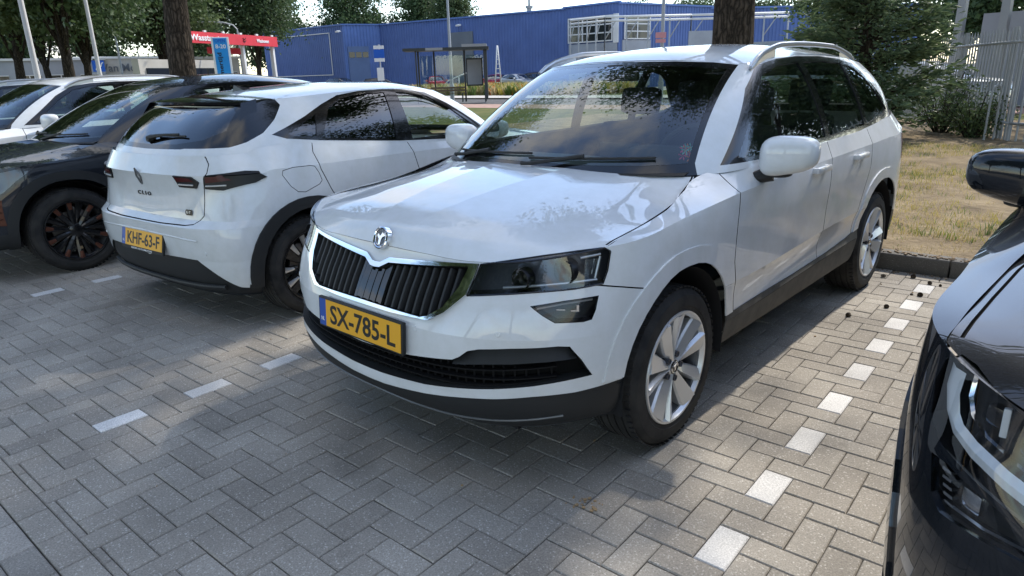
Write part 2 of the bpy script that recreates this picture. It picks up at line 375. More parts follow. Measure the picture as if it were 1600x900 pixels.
class Body:
    def __init__(s, D, step=.03):
        D = dict(D); D['gh'] = [[(x, y, z-.016) for x, y, z in D['gh'][0]]]+list(D['gh'][1:])
        s.D = D; s.bm = bmesh.new(); bm = s.bm
        s.nl = bm.verts.layers.float_vector.new('nrm'); s.pl = bm.faces.layers.int.new('patch')
        s.pn = []
        for name, pl in car_patches(D, step).items():
            s.pn.append(name)
            for P, N in pl:
                vs = [[None]*P.shape[1] for _ in range(P.shape[0])]
                for i in range(P.shape[0]):
                    for j in range(P.shape[1]):
                        v = bm.verts.new(P[i, j]); v[s.nl] = Vector(N[i, j]); vs[i][j] = v
                for i in range(P.shape[0]-1):
                    for j in range(P.shape[1]-1):
                        q = [vs[i][j], vs[i][j+1], vs[i+1][j+1], vs[i+1][j]]
                        f = bm.faces.new(q); f[s.pl] = len(s.pn)-1
        dead = [f for f in bm.faces if f.calc_area() < 9e-5 and f.calc_center_median().y < -.3 and f.calc_center_median().z > .7 and f.calc_center_median().x < .80]+[f for f in bm.faces if f.calc_area() < 1e-9]
        dead = list(set(dead))
        bmesh.ops.delete(bm, geom=dead, context='FACES')
        bm.normal_update()
        s.bvh = BVHTree.FromBMesh(bm)
    # surface look-ups
    def hit(s, view, a, b):
        if view == 'front': r = s.bvh.ray_cast(Vector((abs(a), -4, b)), Vector((0, 1, 0)))
        elif view == 'rear': r = s.bvh.ray_cast(Vector((abs(a), 8, b)), Vector((0, -1, 0)))
        elif view == 'side': r = s.bvh.ray_cast(Vector((4, a, b)), Vector((-1, 0, 0)))
        else: r = s.bvh.ray_cast(Vector((abs(a), b, 4)), Vector((0, 0, -1)))
        if r[0] is None: return None
        p, n = r[0].copy(), r[1].copy()
        if view == 'front' and n.y > 0: n = -n
        if view == 'rear' and n.y < 0: n = -n
        if view == 'side' and n.x < 0: n = -n
        if view == 'top' and n.z < 0: n = -n
        if view != 'side' and a < 0: p.x *= -1; n.x *= -1
        return p, n
    def cut(s, cuts):
        bm = s.bm; regs = []
        for c in cuts:
            polys = line_polys(c['line'], c.get('w', .006)) if 'line' in c else [c['poly']]
            ia, ib, ic = AX[c['view']]; patches = c.get('patches'); flt = c.get('flt')
            def ok(f, c=c, patches=patches, flt=flt):
                if patches and s.pn[f[s.pl]] not in patches: return False
                n = f.normal; cc = f.calc_center_median()
                v = c['view']
                if v == 'front' and not (cc.y < c.get('lim', -.30)): return False
                if v == 'rear' and not (cc.y > c.get('lim', 2.5) and n.y > c.get('thr', .12)): return False
                if v == 'side' and not n.x > c.get('thr', .25): return False
                if v == 'top' and not n.z > .2: return False
                return flt(cc, n) if flt else True
            for poly in polys:
                x0 = min(p[0] for p in poly); x1 = max(p[0] for p in poly); y0 = min(p[1] for p in poly); y1 = max(p[1] for p in poly)
                fl = []
                for f in bm.faces:
                    A = [v.co[ia] for v in f.verts]
                    if max(A) < x0-.002 or min(A) > x1+.002: continue
                    B = [v.co[ib] for v in f.verts]
                    if max(B) < y0-.002 or min(B) > y1+.002: continue
                    if ok(f): fl.append(f)
                n = len(poly)
                for k in range(n):
                    (px, py), (qx, qy) = poly[k], poly[(k+1) % n]
                    dx, dy = qx-px, qy-py; L = math.hypot(dx, dy)
                    if L < 1e-7: continue
                    dx /= L; dy /= L; cand = []
                    for f in fl:
                        if not f.is_valid: continue
                        lo = hi = None; t0 = 9e9; t1 = -9e9
                        for v in f.verts:
                            ax, bx = v.co[ia]-px, v.co[ib]-py
                            d = -dy*ax+dx*bx; t = dx*ax+dy*bx
                            lo = d if lo is None or d < lo else lo; hi = d if hi is None or d > hi else hi
                            t0 = min(t0, t); t1 = max(t1, t)
                        if lo < -1e-5 and hi > 1e-5 and t1 > -1e-4 and t0 < L+1e-4: cand.append(f)
                    if not cand: continue
                    co = [0, 0, 0]; no = [0, 0, 0]; co[ia] = px; co[ib] = py; no[ia] = -dy; no[ib] = dx
                    g = set(cand)
                    for f in cand: g.update(f.edges); g.update(f.verts)
                    r = bmesh.ops.bisect_plane(bm, geom=list(g), dist=2e-6, plane_co=co, plane_no=no)
                    have = set(fl)
                    for e in r['geom']:
                        if isinstance(e, bmesh.types.BMFace) and e not in have: fl.append(e)
            regs.append((c, polys, ok))
        bm.normal_update()
        out = {}
        boxes = [[(min(p[0] for p in q), max(p[0] for p in q), min(p[1] for p in q), max(p[1] for p in q)) for q in polys] for c, polys, ok in regs]
        for f in bm.faces:
            cc = f.calc_center_median(); key = None
            for (c, polys, ok), bx in zip(regs, boxes):
                ia, ib, ic = AX[c['view']]; a, b = cc[ia], cc[ib]; good = None
                for q, (x0, x1, y0, y1) in zip(polys, bx):
                    if x0 <= a <= x1 and y0 <= b <= y1 and in_poly(a, b, q):
                        if good is None: good = ok(f)
                        if good: key = c['name']; break
                if key: break
            out.setdefault(key or s.pn[f[s.pl]], []).append(f)
        s.reg = out; return out
    def part(s, name, region, mat, parent, depth=0, center=False, wall=None, side=0, both=True, dirv=None):
        """make mesh object(s) from a region; depth>0 sinks it, <0 lifts it; returns [objects]"""
        faces = [f for r in (region if isinstance(region, (list, tuple)) else [region]) for f in s.reg.get(r, [])]
        if not faces: return []
        fs = set(faces); idx = {}; vs = []; ns = []; pol = []
        def nrm(v):
            n = Vector(v[s.nl])
            return n.normalized() if n.length > 1e-6 else v.normal
        for f in faces:
            for v in f.verts:
                if v not in idx:
                    idx[v] = len(vs); n = nrm(v); vs.append(v.co-(dirv or n)*depth); ns.append(n)
            pol.append([idx[v] for v in f.verts])
        mi = [0]*len(pol)
        if abs(depth) > 1e-6:
            seen = {}; be = []
            for f in faces:
                for lp in f.loops:
                    e = lp.edge
                    if sum(1 for g in e.link_faces if g in fs) == 1:
                        m = (e.verts[0].co+e.verts[1].co)/2; k = tuple(round(x*2000) for x in m)
                        seen[k] = seen.get(k, 0)+1; be.append((lp, k))
            for lp, k in be:
                if seen[k] > 1: continue
                a, b = lp.vert, lp.link_loop_next.vert
                if center and abs(a.co.x) < 2e-4 and abs(b.co.x) < 2e-4: continue
                na, nb = nrm(a), nrm(b); p = [a.co, b.co, b.co-(dirv or nb)*depth, a.co-(dirv or na)*depth]
                if depth < 0: p = [p[0], p[1], p[2], p[3]]
                wn_ = (p[1]-p[0]).cross(p[2]-p[0])
                if wn_.length < 1e-12: continue
                wn_.normalize(); i = len(vs); vs += p; ns += [wn_]*4; pol.append([i, i+1, i+2, i+3]); mi.append(1)
        objs = []
        V = [tuple(v) for v in vs]; N = [tuple(n) for n in ns]
        Vm = [(-x, y, z) for x, y, z in V]; Nm = [(-x, y, z) for x, y, z in N]
        sets = []
        if center:
            k = len(V); sets.append((V+Vm, N+Nm, pol+[[i+k for i in reversed(q)] for q in pol], mi+mi))
        else:
            if side >= 0: sets.append((V, N, pol, mi))
            if side <= 0 and both: sets.append((Vm, Nm, [list(reversed(q)) for q in pol], mi))
        for V_, N_, P_, M_ in sets:
            me = bpy.data.meshes.new(name); me.from_pydata(V_, [], P_); me.update()
            me.polygons.foreach_set('use_smooth', [True]*len(P_)); me.polygons.foreach_set('material_index', M_)
            me.materials.append(mat); me.materials.append(wall or mat)
            me.normals_split_custom_set_from_vertices(N_)
            objs.append(link_mesh(name, me, None, parent))
            if name == 'shut_lines': objs[-1]['kind'] = 'stuff'
        return objs
    def strip(s, name, pts, view, w, h, mat, parent, lift=0., mirror=True, closed=False, ds=.02, center=False):
        """a bar that follows the body surface along a 2D polyline"""
        P = []
        q = list(pts)+([pts[0]] if closed else [])
        for (x1, y1), (x2, y2) in zip(q[:-1], q[1:]):
            n = max(1, int(math.hypot(x2-x1, y2-y1)/ds))
            P += [(x1+(x2-x1)*k/n, y1+(y2-y1)*k/n) for k in range(n)]
        if not closed: P.append(q[-1])
        H_ = [s.hit(view, a, b) for a, b in P]; H_ = [x for x in H_ if x]
        if len(H_) < 2: return None
        objs = []
        for sg in ((1, -1) if mirror and not center else (1,)):
            mb = MB(); m = len(H_); vs = []; fs = []
            for i in range(m):
                p, n = H_[i]; a = H_[(i-1) % m if closed else max(i-1, 0)][0]; b = H_[(i+1) % m if closed else min(i+1, m-1)][0]
                t = (b-a).normalized(); sd = t.cross(n).normalized()
                for (u, d) in ((-w/2, -.004), (-w/2, h*.55), (-w/4, h), (w/4, h), (w/2, h*.55), (w/2, -.004)):
                    r = p+sd*u+n*(d+lift); vs.append((r.x*sg, r.y, r.z))
            R = 6
            for i in range(m if closed else m-1):
                j = (i+1) % m
                for k in range(R-1): fs.append((i*R+k, i*R+k+1, j*R+k+1, j*R+k))
            if not closed: fs += [tuple(range(R)), tuple((m-1)*R+k for k in range(R))]
            mb.add(vs, fs, True); objs.append(mb.build(name, mat, parent))
        return objs
    def disc_frame(s, view, a, b, lift=.001, up=(0, 0, 1)):
        p, n = s.hit(view, a, b); u = Vector(up); y = (u-n*u.dot(n)).normalized(); x = y.cross(n)
        return Matrix(((x.x, y.x, n.x, p.x+n.x*lift), (x.y, y.y, n.y, p.y+n.y*lift), (x.z, y.z, n.z, p.z+n.z*lift), (0, 0, 0, 1)))

# ------------------------------------------------------------------ wheels (axis X, outer face +X)
def tyre_mesh(R, rim, w):
    mb = MB(); h = w/2
    prof = [(-h+.012, rim-.004), (-h-.002, rim+.02), (-h-.006, rim+(R-rim)*.5), (-h+.012, R-.016), (-h+.03, R-.004)]
    g = [-.055, -.018, .018, .055]; tp = []
    for c in g:
        cx = c*w/.215; tp += [(cx-.0045, R), (cx-.004, R-.007), (cx+.004, R-.007), (cx+.0045, R)]
    prof += tp+[(h-.03, R-.004), (h-.012, R-.016), (h-.004, R-.03), (h+.003, R-.035), (h+.006, rim+(R-rim)*.5), (h+.005, rim+.028), (h+.001, rim+.024), (h-.002, rim+.008), (h-.012, rim-.004)]
    mb.lathe(prof, 72)
    # tread blocks on the shoulders
    for k in range(64):
        th = 2*math.pi*k/64
        for sg in (-1, 1):
            c = Vector((sg*(h-.022), (R-.003)*math.cos(th), (R-.003)*math.sin(th)))
            R3 = Matrix.Rotation(th, 3, 'X'); x, y, z = .012, .0028, .0095
            vs = [c+R3@Vector((a*x-(sg*.0 if b > 0 else 0), b*y-(.006*abs(a+sg)/2 if False else 0), d*z)) for a in (-1, 1) for b in (-1, 1) for d in (-1, 1)]
            mb.add(vs, [(0, 1, 3, 2), (4, 6, 7, 5), (0, 4, 5, 1), (2, 3, 7, 6), (0, 2, 6, 4), (1, 5, 7, 3)])
    return mb
def rim_barrel(mb, rim, w, mi=0):
    h = w/2
    mb.lathe([(h+.002, rim-.002), (h+.004, rim+.006), (h-.002, rim+.008), (h-.012, rim+.002), (h-.018, rim-.010)], 64, mi=mi)
    mb.lathe([(h-.018, rim-.010), (h-.05, rim-.022), (-h+.02, rim-.03), (-h+.01, rim+.004), (-h+.03, rim+.002)], 64, mi=1)
    mb.lathe([(h-.012, rim+.002), (h+.004, rim+.004), (h+.0045, rim-.004), (h-.012, rim-.014), (h-.02, rim-.012)], 64, mi=mi)
def spoke(mb, pts_in, pts_out, x_in, x_out, ridge, mi=0, n=5, back=.035):
    sweep = lambda t: t**.62
    """faceted spoke from hub angle range to rim angle range; pts = (radius, ang0, ang_ridge, ang1)"""
    vs = []; fs = []
    for i in range(n+1):
        t = i/n; r = pts_in[0]+(pts_out[0]-pts_in[0])*t
        a0, am, a1 = [pts_in[k]+(pts_out[k]-pts_in[k])*sweep(t) for k in (1, 2, 3)]
        x = x_in+(x_out-x_in)*t**1.5
        for ang, xx in ((a0, x-.012), (a0+.1*(am-a0), x-.002), (am, x+ridge), (a1+.1*(am-a1), x-.002), (a1, x-.012), (a1, x-back), (a0, x-back)):
            vs.append((xx, r*math.cos(ang), r*math.sin(ang)))
    for i in range(n):
        for k in range(7):
            k2 = (k+1) % 7; fs.append((i*7+k, i*7+k2, (i+1)*7+k2, (i+1)*7+k))
    fs += [tuple(range(7)), tuple(n*7+k for k in reversed(range(7)))]
    mb.add(vs, fs, False, mi)
def wheel_karoq():
    R, rim, w = .335, .2285, .215; h = w/2
    mb = MB(); rim_barrel(mb, rim, w)
    D2 = math.radians
    for k in range(5):
        b = D2(90+72*k)
        spoke(mb, (.028, b-D2(37), b-D2(4), b+D2(1)), (rim-.004, b-D2(29), b-D2(8), b-D2(4.5)), h-.024, h-.002, .014, back=.05, n=8)
        spoke(mb, (.028, b-D2(1), b+D2(4), b+D2(37)), (rim-.004, b+D2(6.5), b+D2(9), b+D2(22)), h-.024, h-.004, .015, back=.05, n=8)
    mb.lathe([(h-.012, .0), (h-.012, .031), (h-.016, .035), (h-.05, .04), (h-.08, .064)], 40)
    cap = MB(); cap.lathe([(h-.0115, 0), (h-.0095, .012), (h-.009, .026), (h-.0105, .030), (h-.014, .031)], 32)
    emb = MB(); emb.lathe([(h-.0085, .0215), (h-.0070, .0235), (h-.0085, .0255)], 32)
    emb.prism([(-.004, -.013), (.004, -.013), (.003, .001), (.012, .008), (.011, .014), (.001, .010), (-.006, .013), (-.012, .008), (-.004, .004)], h-.0095, h-.0075, 'YZ')
    bolts = MB()
    for k in range(5):
        a = D2(90+36+72*k); c = (h-.010, .054*math.cos(a), .054*math.sin(a))
        bolts.lathe([(-.03, 0), (-.004, 0), (-.004, .008), (.001, .0095), (.001, .013), (-.03, .013)], 12, c=c)
    return dict(R=R, tyre=tyre_mesh(R, rim, w), rim=mb, cap=cap, emb=emb, bolts=bolts, disc=.15)
def wheel_clio():
    R, rim, w = .325, .2285, .205; h = w/2; D2 = math.radians
    mb = MB(); rim_barrel(mb, rim, w)
    for k in range(5):
        b = D2(90+72*k)
        spoke(mb, (.045, b-D2(26), b, b+D2(26)), (rim-.004, b-D2(15), b, b+D2(15)), h-.03, h-.012, .004)
        spoke(mb, (.10, b+D2(30), b+D2(36), b+D2(42)), (rim-.004, b+D2(33), b+D2(36), b+D2(39)), h-.04, h-.02, .002)
    mb.lathe([(h-.02, .0), (h-.022, .034), (h-.03, .055), (h-.08, .06)], 32)
    ins = MB()
    for k in range(5):
        b = D2(90+72*k)
        spoke(ins, (.13, b-D2(10), b-D2(7), b-D2(3)), (rim-.006, b-D2(14), b-D2(10), b-D2(4)), h-.012, h-.006, .001, back=.006)
        spoke(ins, (.14, b+D2(33), b+D2(36), b+D2(39)), (rim-.006, b+D2(30), b+D2(36), b+D2(41)), h-.014, h-.012, .001, back=.008)
    return dict(R=R, tyre=tyre_mesh(R, rim, w), rim=mb, inserts=ins, disc=.14)
def wheel_cupra():
    R, rim, w = .345, .2415, .235; h = w/2; D2 = math.radians
    mb = MB(); rim_barrel(mb, rim, w)
    for k in range(5):
        b = D2(90+72*k)
        spoke(mb, (.045, b-D2(30), b-D2(8), b+D2(4)), (rim-.004, b-D2(20), b-D2(16), b-D2(9)), h-.03, h-.010, .004)
        spoke(mb, (.045, b-D2(4), b+D2(8), b+D2(30)), (rim-.004, b+D2(9), b+D2(16), b+D2(20)), h-.03, h-.010, .004)
        spoke(mb, (.06, b+D2(30), b+D2(36), b+D2(42)), (rim-.004, b+D2(27), b+D2(36), b+D2(45)), h-.045, h-.03, .002)
    mb.lathe([(h-.02, .0), (h-.022, .034), (h-.03, .055), (h-.08, .06)], 32)
    ins = MB()
    for k in range(5):
        b = D2(90+72*k)
        for sg in (-1, 1):
            a0, a1 = sorted((b+sg*D2(10), b+sg*D2(20)))
            spoke(ins, (.175, a0+D2(1), (a0+a1)/2, a1-D2(1)), (rim-.004, a0, (a0+a1)/2, a1), h-.010, h-.003, .001, back=.006)
    return dict(R=R, tyre=tyre_mesh(R, rim, w), rim=mb, inserts=ins, disc=.16)
_wheel_me = {}
def wheel_set(key, fn, rim_mat, cap_mat=None, ins_mat=None):
    d = fn(); out = dict(R=d['R'])
    def mk(mb, name, mat):
        o = mb.build(name, mat); me = o.data; bpy.data.objects.remove(o); return me
    out['rim'] = mk(d['rim'], 'wheel', [rim_mat, MT['rimdark']]); out['tyre'] = mk(d['tyre'], 'tyre', MT['rubber'])
    dm = MB(); r = d['disc']; dm.lathe([(.035, .05), (.036, r), (.012, r), (.011, .05)], 40); dm.lathe([(.07, 0), (.07, .06), (.036, .075)], 24)
    dm.box((.02, r*.8*.7, r*.75), (.075, .06, .11), rx=.7, bev=.008)
    out['brake_disc'] = mk(dm, 'brake_disc', MT['disc'])
    if 'cap' in d: out['hub_cap'] = mk(d['cap'], 'hub_cap', cap_mat); out['hub_emblem'] = mk(d['emb'], 'hub_emblem', MT['chrome']); out['wheel_bolts'] = mk(d['bolts'], 'wheel_bolts', MT['lampdark'])
    if 'inserts' in d: out['spoke_inserts'] = mk(d['inserts'], 'spoke_inserts', ins_mat)
    _wheel_me[key] = out; return out
def put_wheels(root, key, wb, xo, spin=(0, .3, .7, 1.0), zr=None):
    W = _wheel_me[key]; k = 0
    for y in (0, wb):
        for sg in (1, -1):
            o = link_mesh('wheel', W['rim'], None, root, (sg*xo, y, W['R']-.004), (spin[k], 0, 0) if sg > 0 else (spin[k], 0, math.pi)); k += 1
            for n in W:
                if n not in ('rim', 'R'):
                    q = link_mesh(n, W[n], None, o)
                    if n in ('spoke_inserts', 'wheel_bolts'): q['kind'] = 'stuff'

def underbody(root, wb, y0, y1, hw=.62, R=.40, xi=.52, xo=.895, zc=.345, zfl=.24):
    mb = MB()
    mb.box((0, (y0+y1)/2, (zfl+.46)/2), (2*hw, y1-y0, .46-zfl))
    mb.box((0, (.46+wb-.46)/2, .36), (1.60, wb-.92, .16))
    mb.build('underbody', MT['lining'], root)
    for y in (0, wb):
        for sg in (1, -1):
            m = MB(); n = 22; vs = []; fs = []
            for i in range(n+1):
                t = math.pi*(-.06+1.12*i/n); c, s_ = math.cos(t), math.sin(t)
                for x, r in ((xo, R), (xi, R), (xi, .05)): vs.append((sg*x, y+r*c, zc+r*s_))
            for i in range(n):
                for k in range(2): fs.append((i*3+k, i*3+k+1, (i+1)*3+k+1, (i+1)*3+k))
            m.add(vs, fs, True); m.build('wheel_well', MT['lining'], root)

def seat(root, x, y, zs=.42, w=.50, rear=False):
    mb = MB()
    mb.box((x, y, zs+.02), (w, .50, .16), bev=.05)
    mb.box((x, y+.30, zs+.36), (w*.95, .16, .66), bev=.06, rx=-.28)
    mb.build('seat', MT['seat'], root)
    h = MB(); h.box((x, y+.44, zs+.81), (.27, .10, .17), bev=.04, rx=-.2)
    for d in (-.06, .06): h.tube([(x+d, y+.43, zs+.62), (x+d, y+.43, zs+.76)], .006, 6)
    h.build('head_restraint', MT['seat'], root)
def interior(root, y_dash, z_dash, hwid, y_seat, y_rear, drv=1, zs=.42, wheel_y=None):
    d = MB(); d.box((0, y_dash, z_dash-.14), (hwid*2, .55, .26), bev=.09); d.box((0, y_dash-.12, z_dash-.06), (hwid*2-.06, .62, .08), bev=.035)
    d.box((drv*.36, y_dash+.12, z_dash+.02), (.36, .20, .10), bev=.045); d.box((0, y_dash+.26, z_dash-.02), (.26, .03, .16), bev=.012)
    d.build('dashboard', MT['dash'], root)
    for sx in (-.37, .37): seat(root, sx, y_seat, zs)
    for sx in (-.42, 0, .42): seat(root, sx, y_rear, zs+.02, .40)
    w = MB(); c = Vector((drv*.36, y_dash+.36, z_dash-.02)); a = Vector((1, 0, 0)); b = Vector((0, .42, .91)).normalized(); pts = []
    for k in range(25):
        t = 2*math.pi*k/24; pts.append(c+(a*math.cos(t)+b*math.sin(t))*.185)
    w.tube(pts, .015, 8, cap=False); w.box(c, (.15, .05, .12), bev=.02, rx=-.43); w.box(c, (.34, .025, .035), bev=.01, rx=-.43); w.tube([c, c+Vector((0, -.25, -.08))], .035)
    w.build('steering_wheel', MT['dash'], root)

def mirror(root, sg, x, y, z, P, s_=1.0):
    sh = lambda p: Vector((p.x, p.y*(1.0 if p.y < 0 else .55), p.z*(1-.16*sg*p.x/.12)+.012*(p.x*sg/.12)))
    m = MB(); m.superq((sg*x, y, z), (.122*s_, .085*s_, .082*s_), .62, .62, 22, 14, rz=sg*.12, shape=sh); m.build('door_mirror', P, root)
    m = MB(); m.superq((sg*(x-.005), y+.048*s_, z), (.100*s_, .006, .064*s_), .5, .5, 20, 8, rz=sg*.12); m.build('mirror_glass', MT['mirror'], root)
    m = MB(); m.superq((sg*(x-.06), y+.004, z-.080*s_), (.075, .045, .020), .7, .7, 16, 8); m.tube([(sg*(x-.07), y, z-.085), (sg*(x-.14), y-.02, z-.105), (sg*(x-.19), y-.04, z-.10)], [.034, .028, .030], 10); m.build('mirror_base', MT['plastic'], root)
MT['mirror'] = pmat('mirror_silver', (.75, .77, .78), .02, 1)
def numplate(root, M, left, text, w=.52, h=.11, frame=(.262, .064), foot=None):
    """plate in the XY plane of M (X reading direction, Z out)"""
    def box(name, x0, x1, y0, y1, z0, z1, mat, par, bev=0):
        mb = MB(); mb.box(((x0+x1)/2, (y0+y1)/2, (z0+z1)/2), (x1-x0, y1-y0, z1-z0), bev=bev)
        mb.v = [tuple(M@Vector(p)) for p in mb.v]; return mb.build(name, mat, par)
    fb = .022 if foot else .008
    fr = box('number_plate', -w/2-.010, w/2+.010, -h/2-fb, h/2+.008, -.012, .004, MT['plastic'], root, .004)
    fr['label'] = 'yellow number plate reading %s' % text
    box('plate_sheet', -w/2+.044, w/2, -h/2, h/2, .0045, .0062, MT['pl_y'], fr)
    box('plate_band', -w/2, -w/2+.0435, -h/2, h/2, .0045, .0062, MT['pl_b'], fr)
    T = M @ Matrix.Translation((.022, 0, .0066)); text_obj('plate_lettering', text, MT['ink'], fr, T, .415, .080, .018)
    T = M @ Matrix.Translation((-w/2+.022, -h/2+.028, .0066)); text_obj('country_lettering', 'NL', MT['pl_w'], fr, T, .022, .016, .01)
    if foot:
        T = M @ Matrix.Translation((0, -h/2-.012, .0044)); text_obj('dealer_lettering', foot, MT['pl_w'], fr, T, .27, .011, .005)
    return fr
# ------------------------------------------------------------------ compact SUV control net
def karoq():
    # stations round the body: front centre, corner, arch, doors, arch, rear corner, rear centre
    V = lambda *p: list(p)
    def lev(front, side, rear): return front+side+rear
    def fr(vs, us, z):
        zs = z if isinstance(z, (list, tuple)) else [z]*len(vs)
        return [(v, u, zz) for v, u, zz in zip(vs, us, zs)]
    U = [0., .42, .75, 1.2, 1.75, 2.22, 2.638, 3.03]
    def sd(vs, zs):
        zs = zs if isinstance(zs, (list, tuple)) else [zs]*8
        return [(v, u, z) for v, u, z in zip(vs, U, zs)]
    L = []
    L.append(lev(fr([0,.25,.45,.60,.72,.80,.845],[-.72,-.715,-.70,-.655,-.57,-.46,-.385],[.225,.225,.23,.24,.255,.265,.27]), sd([.86]*8,.285), fr([.83,.72,.4,0],[3.19,3.30,3.38,3.40],.27)))
    L.append(lev(fr([0,.25,.45,.62,.755,.845,.88],[-.835,-.825,-.795,-.73,-.62,-.49,-.395],[.295,.295,.30,.305,.31,.315,.32]), sd([.885]*8,.325), fr([.86,.75,.42,0],[3.21,3.34,3.43,3.45],.36)))
    L.append(lev(fr([0,.25,.45,.62,.765,.858,.895],[-.86,-.85,-.82,-.76,-.635,-.50,-.40],[.385,.388,.395,.40,.405,.41,.415]), sd([.905,.905,.905,.905,.905,.905,.905,.90],[.42,.415,.415,.425,.435,.44,.45,.45]), fr([.87,.76,.43,0],[3.21,3.35,3.44,3.46],.45)))
    L.append(lev(fr([0,.25,.45,.62,.768,.862,.90],[-.868,-.858,-.828,-.757,-.64,-.50,-.395],.50), sd([.915,.905,.893,.888,.888,.895,.915,.905],[.50,.50,.50,.505,.51,.52,.53,.53]), fr([.875,.765,.44,0],[3.21,3.35,3.44,3.46],.55)))
    L.append(lev(fr([0,.25,.45,.62,.768,.862,.902],[-.858,-.85,-.823,-.755,-.638,-.498,-.39],.62), sd([.92,.915,.912,.912,.912,.912,.92,.91],[.62,.59,.585,.60,.615,.62,.64,.64]), fr([.875,.76,.44,0],[3.20,3.34,3.42,3.44],.68)))
    L.append(lev(fr([0,.25,.45,.62,.765,.86,.902],[-.81,-.806,-.785,-.728,-.61,-.48,-.38],.72), sd([.92,.914,.913,.913,.913,.914,.92,.912],.74), fr([.875,.75,.44,0],[3.19,3.33,3.41,3.43],.80)))
    L.append(lev(fr([0,.25,.45,.62,.76,.855,.898],[-.76,-.756,-.738,-.685,-.582,-.46,-.37],.805), sd([.918,.916,.916,.917,.917,.917,.918,.91],.87), fr([.87,.74,.43,0],[3.18,3.33,3.42,3.44],.95)))
    L.append(lev(fr([0,.25,.45,.62,.76,.848,.888],[-.738,-.733,-.71,-.655,-.56,-.45,-.36],[.862,.862,.86,.872,.895,.915,.922]), sd([.905,.908,.908,.908,.908,.908,.905,.89],[.95,.975,.985,.995,1.005,1.012,1.02,1.03]), fr([.85,.73,.42,0],[3.18,3.33,3.42,3.44],1.06)))
    L.append(lev(fr([0,.25,.45,.62,.76,.846,.845],[-.737,-.732,-.709,-.654,-.559,-.449,-.36],[.863,.863,.861,.873,.896,.916,.93]), [(.82,0.,.968),(.765,.36,1.05),(.855,.72,1.07),(.868,1.2,1.078),(.870,1.75,1.088),(.862,2.22,1.10),(.848,2.638,1.125),(.815,3.03,1.15)], fr([.76,.66,.4,0],[3.20,3.33,3.41,3.43],1.165)))
    # bonnet rows from nose to cowl, columns centre -> shut line
    Hd = [
     [(0,-.737,.863),(.10,-.736,.863),(.25,-.732,.863),(.45,-.709,.861),(.62,-.652,.873),(.76,-.552,.896),(.846,-.444,.916)],
     [(0,-.702,.917),(.11,-.700,.916),(.25,-.693,.912),(.45,-.663,.902),(.62,-.603,.902),(.75,-.507,.914),(.846,-.398,.925)],
     [(0,-.60,.962),(.125,-.599,.962),(.25,-.593,.954),(.45,-.57,.943),(.62,-.52,.933),(.745,-.44,.930),(.843,-.34,.931)],
     [(0,-.40,1.005),(.15,-.398,1.005),(.27,-.395,.996),(.45,-.375,.985),(.62,-.34,.967),(.735,-.28,.952),(.835,-.19,.942)],
     [(0,-.15,1.040),(.18,-.15,1.040),(.30,-.147,1.030),(.46,-.13,1.018),(.61,-.10,.999),(.72,-.06,.979),(.82,0.0,.963)],
     [(0,.05,1.060),(.205,.053,1.060),(.32,.06,1.051),(.46,.08,1.041),(.60,.12,1.025),(.70,.16,1.007),(.79,.20,.994)],
     [(0,.15,1.068),(.215,.157,1.068),(.33,.17,1.062),(.45,.195,1.057),(.58,.245,1.050),(.675,.292,1.046),(.748,.345,1.046)],
    ]
    bot = [(0,.12,1.058),(.35,.155,1.060),(.58,.24,1.066),(.73,.345,1.066),(.80,.46,1.066),(.862,.75,1.073),(.868,1.2,1.079),(.870,1.75,1.089),(.862,2.22,1.101),(.848,2.638,1.126),(.80,3.05,1.152),(.66,3.33,1.166),(.4,3.41,1.166),(0,3.43,1.166)]
    top = [(0,.905,1.528),(.32,.93,1.522),(.50,.97,1.512),(.595,1.03,1.498),(.628,1.09,1.503),(.652,1.28,1.520),(.66,1.6,1.532),(.66,2.0,1.532),(.655,2.4,1.52),(.64,2.75,1.495),(.60,2.98,1.472),(.52,3.10,1.462),(.32,3.16,1.468),(0,3.18,1.472)]
    mid = []
    for b, t in zip(bot, top):
        m = [(b[i]*.5+t[i]*.5) for i in range(3)]
        mid.append(m)
    bulge = [(0,-.035,.018),(0,-.033,.017),(.008,-.028,.016),(.014,-.02,.013),(.020,-.012,.010),(.026,0,.004),(.026,0,0),(.026,0,0),(.026,0,0),(.026,.01,.0),(.024,.025,.01),(.015,.035,.015),(.005,.04,.015),(0,.04,.015)]
    mid = [(m[0]+d[0],m[1]+d[1],m[2]+d[2]) for m, d in zip(mid, bulge)]
    roofc = [(.905,1.530),(1.0,1.556),(1.25,1.590),(1.6,1.615),(2.0,1.620),(2.4,1.606),(2.8,1.570),(3.18,1.490)]
    return dict(low=L, hood=Hd, gh=[bot, mid, top], roof_span=(3, 10), roofc=roofc, creases=(2, 4, 7), hood_creases=(1,), wheelbase=2.638)
def warp(D, f, fg=None):
    m = lambda a, g: [[g(*p) for p in r] for r in a]
    o = dict(D); o['low'] = m(D['low'], f); o['hood'] = m(D['hood'], f); o['gh'] = m(D['gh'], fg or f)
    o['roofc'] = [(fg or f)(0, y, z)[1:] for y, z in D['roofc']]; return o
def crossover():          # lower, longer nose, faster roof
    wb = 2.68
    def f(x, y, z):
        z2 = z if z < .45 else .45+(z-.45)*.945
        return (x*1.0, y*wb/2.638 if y > 0 else y*1.06, z2)
    def g(x, y, z):
        b = f(x, y, min(z, 1.07))[2]; t = max(0, z-1.07); k = t/.46
        yy = y*wb/2.638+(.10*k if y < 1.3 else .10*k*max(0, (2.0-y)/.7) if y < 2. else -.10*k*(y-2.)/1.1)
        zz = b+t*.97-(.05*k*max(0, (y-2.0)/1.2))
        return (x*(1-.02*k), yy, zz)
    D = warp(karoq(), f, g); D['wheelbase'] = wb; return D
